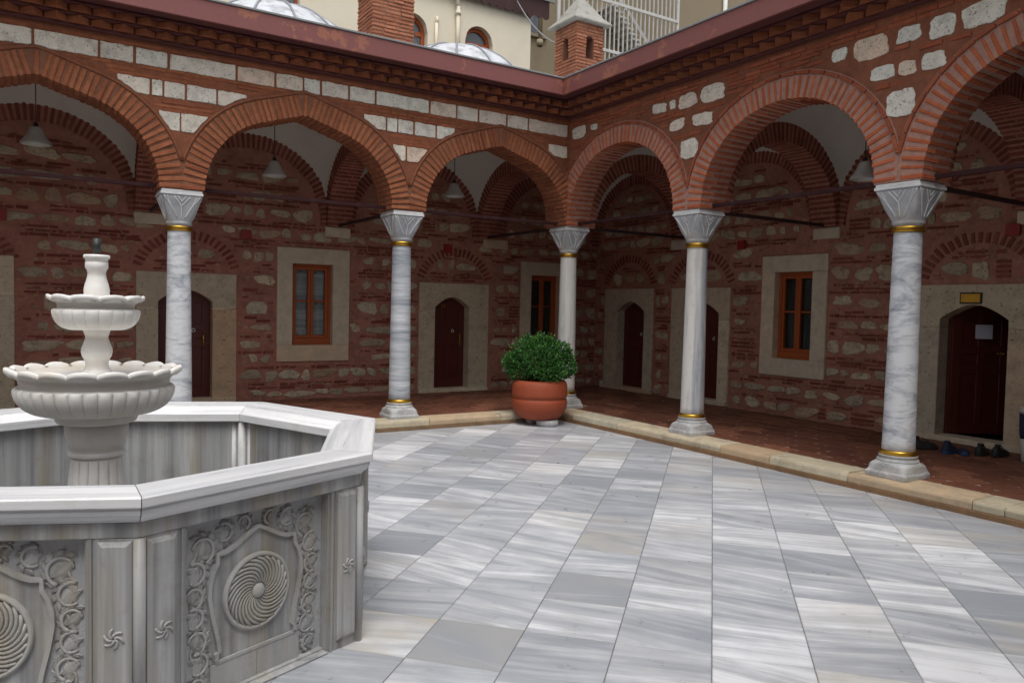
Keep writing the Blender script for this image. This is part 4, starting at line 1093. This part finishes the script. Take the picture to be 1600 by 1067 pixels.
def face_parts():
    hw = AW*T8; po = .342
    d = {}
    m = MB()
    m.prism([(-hw, AW), (-hw+.15*T8, AW-.15), (hw-.15*T8, AW-.15), (hw, AW)], zw-.058, zw, lambda u, z, v: (u, v, z)); d['rail'] = m.mesh('rail', 'basin', .003)
    m = MB(); m.box((-po, AW-.15, 0), (po, AW-.03, .022)); m.box((-po, AW-.15, 0), (po, AW+.006, .012)); d['base_rail'] = m.mesh('base_rail', 'basin', .004)
    st = []
    for sgn in (-1, 1):
        m = MB()
        pl = [(sgn*po, AW-.15), (sgn*po, AW-.008), (sgn*(po+.012), AW-.008), (sgn*(po+.012), AW+.002), (sgn*(po+.024), AW+.002), (sgn*(po+.026), AW-.006), (sgn*(po+.036), AW-.006), (sgn*(po+.038), AW), (sgn*hw, AW), (sgn*(hw-.15*T8), AW-.15)]
        m.prism(pl, 0, zw-.059, lambda u, z, v: (u, v, z)); a = m.mesh('pilaster', 'basin')
        x0, x1 = po+.046, hw-.024
        z0, z1 = .045, zw-.068
        ch = .016; pr = .018
        o_ = [(x0, z0), (x1, z0), (x1, z1), (x0, z1)]; i_ = [(x0+ch, z0+ch), (x1-ch, z0+ch), (x1-ch, z1-ch), (x0+ch, z1-ch)]
        m = MB(); m.add([(sgn*x, AW-.001, z) for x, z in o_]+[(sgn*x, AW+.007, z) for x, z in o_]+[(sgn*x, AW+pr, z) for x, z in i_], [(0,1,5,4), (1,2,6,5), (2,3,7,6), (3,0,4,7), (4,5,9,8), (5,6,10,9), (6,7,11,10), (7,4,8,11), (8,9,10,11)])
        st_ = m.mesh('raised_strip', 'basin')
        # little swirl rosette
        m = MB(); cx, cz = sgn*(x0+x1)/2, .38
        for k in range(6):
            q = k*math.pi/3
            m.tube([(cx+.036*t*math.cos(q+1.5*t), AW+pr+.001, cz+.036*t*math.sin(q+1.5*t)) for t in (.1, .35, .6, .85, 1.0)], lambda t: .006*(1-.5*abs(t-.4)), 6)
        ro = m.mesh('rosette', 'carve')
        st.append((a, st_, ro))
    d['st'] = st
    m = MB(); m.box((-po-.002, AW-.15, .02), (po+.002, AW-.055, zw-.05)); d['panel'] = m.mesh('panel', 'panel')
    # plain field under the arch
    yp = AW-.055
    cz = .382
    outline = []
    R_ = [(.182, .15), (.182, .172), (.170, .185), (.178, .24), (.200, .33), (.214, .41), (.212, .46), (.200, .505), (.180, .538), (.180, .572), (.152, .572), (.135, .576), (.10, .59), (.07, .608), (.035, .628), (0, .645)]
    fld = [(-x, z) for x, z in R_[:-1]]+[R_[-1]]+[(x, z) for x, z in R_[:-1]][::-1]
    m = MB(); m.prism(fld, yp-.01, yp+.003, lambda u, v, w_: (u, v, w_)); d['field'] = m.mesh('field', 'basin')
    m = MB(); pp = [(x, z) for x, z in fld]
    e = offset(pp, .011)
    nn = normals(pp)
    for i in range(len(pp)-1):
        a, b = pp[i], pp[i+1]; na, nb_ = nn[i], nn[i+1]; wd = .016
        q = [a, b, (b[0]+nb_[0]*wd, b[1]+nb_[1]*wd), (a[0]+na[0]*wd, a[1]+na[1]*wd)]
        m.add([(x, yp+.016, z) for x, z in q]+[(x, yp-.005, z) for x, z in q], [(0,1,2,3), (4,7,6,5), (0,4,5,1), (2,6,7,3)])
    m.box((-.195, yp-.005, .136), (.195, yp+.012, .149)); m.box((-.215, yp-.005, .023), (-.001, yp+.009, .135)); m.box((.001, yp-.005, .023), (.215, yp+.009, .135))
    d['arch_frame'] = m.mesh('arch_frame', 'carve')
    # medallion
    m = MB(); RM = .160
    def mdl(r, h): return [(r*math.cos(t), h, r*math.sin(t)) for t in (2*math.pi*i/48 for i in range(48))]
    rows = [mdl(RM, yp), mdl(RM, yp+.016), mdl(RM-.006, yp+.021), mdl(RM-.014, yp+.021), mdl(RM-.018, yp+.013), mdl(.02, yp+.015)]
    vs_ = [p for r_ in rows for p in r_]; fs = [(k*48+i, k*48+(i+1) % 48, (k+1)*48+(i+1) % 48, (k+1)*48+i) for k in range(5) for i in range(48)]
    m.add([(x, y, z+cz) for x, y, z in vs_], fs, True)
    d['medallion'] = m.mesh('medallion', 'carve')
    m = MB()
    for k in range(24):
        q = 2*math.pi*k/24; path = []
        for j in range(9):
            t = j/8; r = .030+(.143-.030)*t; a = q-1.35*t**1.3; path.append((r*math.cos(a), yp+.0155, cz+r*math.sin(a)))
        m.tube(path, lambda t: .003+.0052*math.sin(min(1, t*1.05)*math.pi*.72), 4)
    d['swirl'] = m.mesh('swirl', 'carve')
    m = MB(); pr = [(.031*math.cos(a), .018*math.sin(a)) for a in (math.pi/2*i/6 for i in range(7))]
    n = 20; vs_ = [(r*math.cos(2*math.pi*i/n), yp+.014+h, cz+r*math.sin(2*math.pi*i/n)) for r, h in pr for i in range(n)]
    m.add(vs_, [(k*n+i, k*n+(i+1) % n, (k+1)*n+(i+1) % n, (k+1)*n+i) for k in range(6) for i in range(n)], True); d['boss'] = m.mesh('boss', 'carve')
    # vine scrolls up both sides and across the top
    vines = []
    def leaf(cx, cz_, ang, L, W_):
        n = 8; L2 = []
        ca_, sa_ = math.cos(ang), math.sin(ang)
        vs_ = []
        for i in range(n+1):
            t = i/n; w_ = W_*math.sin(math.pi*t**.8)*(1+.22*math.sin(t*15)); bend = .25*L*(t-.5)**2
            for s_, h in ((-1, .002), (-.45, .013), (0, .007), (.45, .013), (1, .002)):
                u, v = (t-.5)*L, s_*w_+bend; vs_.append((cx+u*ca_-v*sa_, yp+h-.001, cz_+u*sa_+v*ca_))
        m.add(vs_, [(i*5+j, i*5+j+1, (i+1)*5+j+1, (i+1)*5+j) for i in range(n) for j in range(4)], True)
    def scroll(cx, cz_, r, a0, turns, sgn):
        path = []
        for i in range(19):
            t = i/18; a = a0+sgn*turns*2*math.pi*t; rr = r*(1-.35*t); path.append((cx+rr*math.cos(a), yp+.006, cz_+rr*math.sin(a)))
        m.tube(path, lambda t: .0085*(1-.35*t), 6)
        leaf(cx, cz_, a0+.6, r*1.75, r*.5); leaf(cx+r*.5*math.cos(a0), cz_+r*.5*math.sin(a0), a0+2.2, r*1.3, r*.3)
        for k in range(6):   # small lobes outside the scroll
            a = a0+sgn*(.3+k*.6); leaf(cx+r*1.1*math.cos(a), cz_+r*1.1*math.sin(a), a+1.1*sgn, r*.75, r*.2)
    for sg in (-1, 1):
        m = MB()
        cs = [(.276, .070, .040), (.266, .155, .050), (.276, .250, .048), (.284, .340, .046), (.288, .428, .045), (.280, .515, .050), (.252, .608, .058), (.155, .655, .044), (.066, .680, .034)]
        for k, (x, z, r) in enumerate(cs): scroll(sg*x, z, r, (1.2 if k % 2 else -1.9) if sg > 0 else math.pi-(1.2 if k % 2 else -1.9), .66, (1 if k % 2 else -1)*sg)
        stem = [(sg*(.282+.016*math.sin(z*38)), yp+.003, z) for z in (.05+.02*i for i in range(29))]
        m.tube(stem, .0055, 6)
        for q in (m,): q.v = [(x, yp+(y-yp)*.6, z) for x, y, z in q.v]
        vines.append(m.mesh('vine_carving', 'carve'))
    d['vines'] = vines
    m = MB(); m.box((-(AW-.15)*T8+.001, AW-.165, .02), ((AW-.15)*T8-.001, AW-.1505, zw)); d['lining'] = m.mesh('lining', 'basin')
    return d
FP = face_parts()
for k in range(8):
    am = A0+k*math.pi/4+math.pi/8
    mw = Matrix.Rotation(am-math.pi/2, 4, 'Z')
    put('coping', cop_me, basin, mw)
    put('rail', FP['rail'], basin, mw); put('base_rail', FP['base_rail'], basin, mw)
    pn = put('panel', FP['panel'], basin, mw); put('lining', FP['lining'], basin, mw)
    md = None
    for nm in ('field', 'arch_frame'): put(nm, FP[nm], pn)
    for v_ in FP['vines']: put('vine_carving', v_, pn)
    md = put('medallion', FP['medallion'], pn); put('swirl', FP['swirl'], pn); put('boss', FP['boss'], pn)
    for a_, s_, ro in FP['st']:
        p_ = put('pilaster', a_, basin, mw); put('raised_strip', s_, p_); put('rosette', ro, p_)
    av = A0+k*math.pi/4
    m = MB(); rv = AW/math.cos(math.pi/8)-.004; m.lathe([(.021, 0), (.021, zw-.06)], 14, c=(rv*math.cos(av), rv*math.sin(av), 0)); m.obj('corner_roll', 'basin', basin)
    m = MB(); ri = (AW-.165)/math.cos(math.pi/8)-.012
    ca_, sa_ = math.cos(av), math.sin(av)
    for off_, rr in ((0, .026), (-.06, .018), (.06, .018)): m.lathe([(rr, .02), (rr, zw-.002)], 12, c=(ri*ca_-off_*sa_, ri*sa_+off_*ca_, 0))
    m.obj('inner_post', 'abacus', basin)
m = MB(); m.lathe([(1.30, .012), (1.30, .05)], 8, a0=A0); o = m.obj('basin_floor', 'basin', basin)

# ------------------------------------------------------------------ fountain bowls
FA = (-6.379, -4.660)
fo = thing('tiered_fountain', 'white marble fountain of two scalloped bowls on turned stems inside the basin', 'fountain', (FA[0], FA[1], .051), 0)
z_ = lambda z: z-.05
def bowl(zr, Rr, Rb, zb, Rbot, lobes, flutes, a0, lip):
    """zr rim height, Rr lip radius, Rb belly radius, zb bottom"""
    h = zr-zb; n = 720
    outer = [(Rbot*.5, zb), (Rbot*.92, zb+.002), (Rbot, zb+.008*h)]
    for i in range(1, 10):
        t = i/9; a = math.pi/2*t; outer.append((Rbot+(Rb-Rbot)*math.sin(a)**.85, zb+.56*h*(1-math.cos(a))))
    zf = zb+.56*h; nfl = len(outer)
    outer += [(Rb-.012, zf+.05*h), (Rb-.03, zf+.06*h), (Rb-.034, zf+.10*h), (Rb-.03, zf+.20*h), (Rb-.012, zf+.26*h), (Rb+.01, zf+.29*h), (Rr-.012, zr-.030*lip), (Rr, zr-.024*lip), (Rr+.001, zr-.004), (Rr-.008, zr), (Rr-.028, zr-.002), (Rr-.046, zr-.010), (Rr-.054, zr-.024), (Rb*.85, zr-.040), (Rb*.5, zr-.048), (.02, zr-.05)]
    m = MB(); rows = []
    for k, (r, z) in enumerate(outer):
        row = []
        for i in range(n):
            t = 2*math.pi*i/n
            rr, zz = r, z
            if 2 < k < nfl:
                f = abs(math.sin(flutes/2*(t-a0))); rr = r*(1-.065*(1-f**.25)*min(1, (k-2)/3))
            if k >= nfl+6 and r > Rb:
                f = abs(math.sin(lobes/2*(t-a0))); wv = 1-(1-f**.55)
                rr = r-(1-wv)*.030*Rr/.48; zz = z+(wv-.6)*.020*(Rr/.48)**.5*lip
            row.append((rr*math.cos(t), rr*math.sin(t), z_(zz)))
        rows.append(row)
    vs_ = [p for r_ in rows for p in r_]; fs = [(k*n+i, k*n+(i+1) % n, (k+1)*n+(i+1) % n, (k+1)*n+i) for k in range(len(rows)-1) for i in range(n)]
    m.add(vs_, fs, True); return m
bowl(1.198, .487, .447, .945, .245, 18, 36, .12, 1.15).obj('lower_bowl', 'bowl', fo)
bowl(1.592, .270, .246, 1.405, .12, 10, 20, .3, 1.0).obj('upper_bowl', 'bowl', fo)
m = MB(); m.lathe([(r, z_(z)) for r, z in ((.10, -.079), (.20, -.07), (.21, .05), (.19, .15), (.176, .45), (.172, .50))], 48)
m.lathe([(r, z_(z)) for r, z in ((.16, .50), (.166, .51), (.160, .58), (.150, .66), (.144, .70), (.140, .712), (.156, .716), (.160, .725), (.158, .738), (.146, .744), (.150, .765), (.164, .80), (.176, .83), (.178, .86), (.177, .888), (.166, .892), (.20, .896), (.222, .905), (.228, .918), (.232, .93), (.24, .946), (.2, .95))], 192, rf=lambda r, z, t: r*(1-(.09*(1-abs(math.sin(8*t))**.4) if z < .645 else 0)))
m.obj('pedestal', 'bowl', fo)
m = MB(); m.lathe([(r, z_(z)) for r, z in ((.05, 1.05), (.09, 1.06), (.092, 1.10), (.088, 1.165), (.086, 1.178), (.070, 1.19), (.064, 1.215), (.068, 1.24), (.082, 1.262), (.088, 1.285), (.086, 1.305), (.073, 1.335), (.064, 1.358), (.064, 1.372), (.070, 1.385), (.074, 1.398), (.074, 1.408), (.05, 1.41))], 48); m.obj('stem', 'bowl', fo)
m = MB(); m.lathe([(r, z_(z)) for r, z in ((.05, 1.50), (.066, 1.52), (.071, 1.60), (.072, 1.625), (.067, 1.65), (.054, 1.69), (.050, 1.715), (.056, 1.735), (.064, 1.745), (.064, 1.775), (.060, 1.777), (.063, 1.780), (.063, 1.792), (.073, 1.797), (.075, 1.806), (.07, 1.815), (.02, 1.818))], 48); m.obj('finial', 'bowl', fo)
m = MB(); m.lathe([(r, z_(z)) for r, z in ((.014, 1.81), (.014, 1.828), (.021, 1.828), (.021, 1.905), (.017, 1.905), (.017, 1.86))], 24); m.obj('nozzle', 'pipe', fo)
FS = .921
for ch in fo.children: ch.data.transform(Matrix.Translation((0, 0, .1248+FS*.05-.051)) @ Matrix.Diagonal((FS*.885, FS*.885, FS, 1)))

# ------------------------------------------------------------------ planter and shrub
random.seed(23)
PC = (-.80, -.50)
pt_ = thing('plant_pot', 'large round terracotta pot with a groove, standing in the courtyard corner', 'plant pot', (PC[0], PC[1], .0))
pr = [(.20, .085), (.245, .086), (.275, .10), (.315, .14), (.352, .19), (.372, .245), (.376, .30), (.374, .345), (.364, .356), (.360, .366), (.364, .376), (.377, .388), (.380, .42), (.379, .50), (.372, .555), (.352, .592), (.32, .606), (.30, .60), (.295, .55), (.28, .53), (.01, .53)]
m = MB(); m.lathe(pr, 72); m.obj('body', 'pot', pt_)
m = MB()
for q in (R(-100), R(25), R(150)):
    x, y = PC[0]+.16*math.cos(q), PC[1]+.16*math.sin(q)
foot = MB(); foot.lathe([(.135, 0), (.15, .004), (.153, .05), (.145, .078), (.10, .084)], 24, rf=lambda r, z, t: r*(1+.03*math.sin(3*t)+.02*math.sin(7*t)))
tag(foot.obj('foot_stone', 'plinth', None, loc=(PC[0]+.03, PC[1]-.16, .0005)), 'flat round stone propping up the terracotta pot', 'stone')
foot = MB(); foot.lathe([(.10, 0), (.11, .004), (.11, .05), (.10, .08), (.06, .084)], 20, rf=lambda r, z, t: r*(1+.04*math.sin(2*t)))
tag(foot.obj('foot_stone', 'plinth', None, loc=(PC[0]+.0, PC[1]+.14, .0005)), 'rear stone under the terracotta pot, in its shadow', 'stone')
sh = thing('shrub', 'dense green leafy shrub growing in the terracotta pot', 'plant', (PC[0], PC[1], .53))
m = MB()
lobes = [(0, 0, .36, .40, .28), (.22, -.12, .30, .27, .22), (-.22, .12, .32, .27, .22), (-.10, -.2, .34, .26, .22), (.15, .2, .33, .28, .24), (-.12, .06, .50, .26, .20), (.22, -.15, .46, .22, .18), (-.36, .22, .32, .16, .13), (.05, -.02, .54, .22, .16), (.33, -.2, .28, .18, .16), (.02, -.26, .22, .24, .16), (-.26, .16, .20, .22, .15), (.3, .1, .22, .22, .16)]
nl = 0
while nl < 9500:
    lx, ly, lz, lr, lh = random.choice(lobes)
    v = Vector((random.gauss(0, 1), random.gauss(0, 1), random.gauss(0, 1))).normalized(); k = U(.62, 1.0)**.5*U(.93, 1.07)
    p = Vector(((lx+v.x*lr*k)*.86, (ly+v.y*lr*k)*.86, (lz+v.z*lh*k)*.95))
    if p.z < .06 and math.hypot(p.x, p.y) < .3: continue
    out = (v+Vector((0, 0, .5))+Vector((U(-.7, .7), U(-.7, .7), U(-.5, .7)))).normalized()
    t = out.cross(Vector((U(-1, 1), U(-1, 1), U(-1, 1)))).normalized(); L = U(.030, .052); W_ = L*.27; n_ = out.cross(t)
    b = p; q = [b, b+out*L*.45+t*W_+n_*.004, b+out*L*.95-n_*.003, b+out*L*.45-t*W_+n_*.004, b+out*L*.5-n_*.005]
    m.add(q, [(0, 1, 4), (1, 2, 4), (2, 3, 4), (3, 0, 4)]); nl += 1
for k in range(46):
    a, el = U(0, 6.283), U(.1, 1.5); d0 = Vector((math.cos(a)*math.cos(el), math.sin(a)*math.cos(el), math.sin(el)))
    p0 = Vector((d0.x*.38, d0.y*.38, .30+d0.z*.29)); d1 = (d0+Vector((U(-.3, .3), U(-.3, .3), U(.1, .7)))).normalized()
    for j in range(14):
        p = p0+d1*(.012*j*U(.6, 1)); out = (d1+Vector((U(-1, 1), U(-1, 1), U(-.6, .8)))).normalized()
        t = out.cross(Vector((U(-1, 1), U(-1, 1), U(-1, 1)))).normalized(); L = U(.03, .05); W_ = L*.27; n_ = out.cross(t)
        m.add([p, p+out*L*.45+t*W_+n_*.004, p+out*L*.95, p+out*L*.45-t*W_+n_*.004, p+out*L*.5-n_*.005], [(0, 1, 4), (1, 2, 4), (2, 3, 4), (3, 0, 4)])
m.obj('foliage', 'leaf', sh)
m = MB()
for k in range(26):
    q = U(0, 6.28); r = U(.05, .3); m.tube([(0, 0, 0), (.1*math.cos(q), .1*math.sin(q), .12), (r*math.cos(q), r*math.sin(q), U(.25, .5))], lambda t: .012*(1-.7*t), 5)
m.obj('stems', 'twig', sh)

# ------------------------------------------------------------------ shoes, bin, signs and other small things
def shoe(x, y, rz, L, mat, sole, label, low=False):
    t = thing('shoe', label, 'shoe', (x, y, K+.003), rz, 'shoes left at the door')
    n = 12; st = []
    m = MB(); vs_ = []
    for i in range(n+1):
        u = i/n; xx = L*(u-.5); w_ = L*.17*(.72+.45*math.sin(math.pi*min(1, u*1.05)**1.2)) if 0 < i < n else L*.06
        hh = L*((.30-.17*u if u > .35 else .32) if not low else .14-.04*u)*(1 if 0 < i < n else .55)
        if u > .85: hh *= .85
        for k in range(12):
            a = math.pi*k/11; vs_.append((xx, w_*math.cos(a)*(1-.12*math.sin(a)), .022+hh*math.sin(a)**.75))
    fs = [(i*12+k, i*12+k+1, (i+1)*12+k+1, (i+1)*12+k) for i in range(n) for k in range(11)]+[tuple(range(12)), tuple(n*12+k for k in range(12))]
    m.add(vs_, fs, True); up = m.obj('upper', mat, t)
    m = MB(); out = []
    for i in range(n+1):
        u = i/n; out.append((L*(u-.5)*1.03, L*.18*(.74+.45*math.sin(math.pi*min(1, u*1.05)**1.2)) if 0 < i < n else L*.08))
    m.prism(out+[(a, -b) for a, b in out[::-1]], 0, .026, lambda u, z, v: (u, v, z)); m.obj('sole', sole, t, .004)
    if not low:
        m = MB(); m.lathe([(L*.105, 0), (L*.115, .02), (L*.095, .026), (L*.09, .0)], 18, c=(-L*.22, 0, .022+L*.285)); m.obj('collar', mat, t)
        m = MB()
        for k in range(4): m.tube([(L*(.02+.06*k), -L*.05, .024+L*(.27-.035*k)), (L*(.03+.06*k), 0, .032+L*(.285-.035*k)), (L*(.02+.06*k), L*.05, .024+L*(.27-.035*k))], .004, 5)
        m.obj('lace', 'black', t)
shoe(1.60, -4.44, R(-35), .32, 'black', 'black', 'black trainer half hidden behind the veined column, by the doorway jamb')
shoe(1.66, -4.70, R(10), .29, 'navy', 'blue', 'navy shoe with a blue sole beside the black trainer')
shoe(1.72, -4.82, R(35), .27, 'navy', 'blue', 'navy shoe with a blue sole beside the dark pair', True)
shoe(1.88, -4.93, R(8), .27, 'black', 'black', 'dark shoe of the pair set heel-out below the doorway')
shoe(1.98, -5.06, R(0), .27, 'black', 'black', 'dark shoe of the pair nearest the waste bin')
bn = thing('waste_bin', 'tall waste bin with a dark blue liner beside the open door', 'bin', (1.93, -5.42, K))
m = MB(); m.lathe([(.12, 0), (.125, .01), (.145, .24)], 28); m.obj('body', 'shade', bn)
m = MB(); m.lathe([(.146, .24), (.155, .30), (.162, .50), (.155, .505), (.14, .30)], 28, rf=lambda r, z, t: r*(1+.02*math.sin(9*t))); m.obj('liner', 'navy', bn)
m = MB(); m.lathe([(.165, .495), (.168, .53), (.15, .55), (.01, .565)], 28); m.obj('lid', 'shade', bn)
sg = thing('name_plate', 'small brass plate in a black frame above the open doorway', 'sign', (DW-.022, -4.465, 1.805))
m = MB(); m.box((-.016, -.122, -.064), (0, .122, .064)); m.obj('frame', 'black', sg, .004)
m = MB(); m.box((-.021, -.106, -.049), (-.0165, .106, .049)); m.obj('plate', 'gold', sg, .002)
hf, W_ = NOTE
m = MB(); m.box((W_*.44, .0185, 1.335), (W_*.74, .020, 1.50), hf); tag(m.obj('notice', 'paper', None), 'sheet of paper taped to the open dark door', 'notice')
for side, s, z in (('L', 4.02, 2.55), ('L', .73, 2.54), ('L', 6.99, 2.59), ('R', 1.10, 2.60), ('R', 4.87, 2.555)):
    fn = FN[side]; m = MB(); m.box((s-.075, -DW, z-.066), (s+.075, -DW+.045, z+.066), fn)
    o = m.obj('alarm_box', 'red', None, .006, 2)
    tag(o, {4.02: 'small red box on the wall between a brick door arch and the curtained window', .73: 'small red box on the wall over the number 13 door', 6.99: 'small red box on the wall behind the fountain top', 1.10: 'small red box between a door and the round-arch window', 4.87: 'small red box over the open doorway with shoes'}[s], 'alarm box', 'red boxes on the gallery walls')
m = MB(); m.box((DW-.05, 2.12, K+.001), (DW-.002, 2.19, K+.11)); tag(m.obj('socket_box', 'shade', None, .006), 'small white box at the foot of the wall in the dark gallery corner', 'box')

# ------------------------------------------------------------------ the other two sides of the courtyard (behind and beside the camera)
def far_wing(fn, sp, label, s0, s1):
    t = thing('arcade_wall', label, 'wall')
    m = MB(); arch_core(m, fn, sp, PR['R']); m.obj('masonry', 'mortR', t)
    m = MB(); m.box((s0, -DW-.3, 0), (s1, -DW, 4.6), fn); m.obj('rear_masonry', 'mortD', t)
    m = MB(); m.box((s0, .585, 4.44), (s1, .615, 4.65), fn); m.box((s0, -DW-.3, 4.60), (s1, .584, 4.64), fn); m.obj('eaves', 'fascia', t)
far_wing(lambda s, d, z: Vector((-s, -10.4+d, z)), [0, 2.64, 5.28, 7.92, 10.56, 13.2], 'brick arcade wall on the entrance side of the courtyard', -DW, 13.4)
far_wing(lambda s, d, z: Vector((-13.2+d, -s, z)), [0, 2.6, 5.2, 7.8, 10.4], 'brick arcade wall on the far side of the fountain', -DW, 10.6)
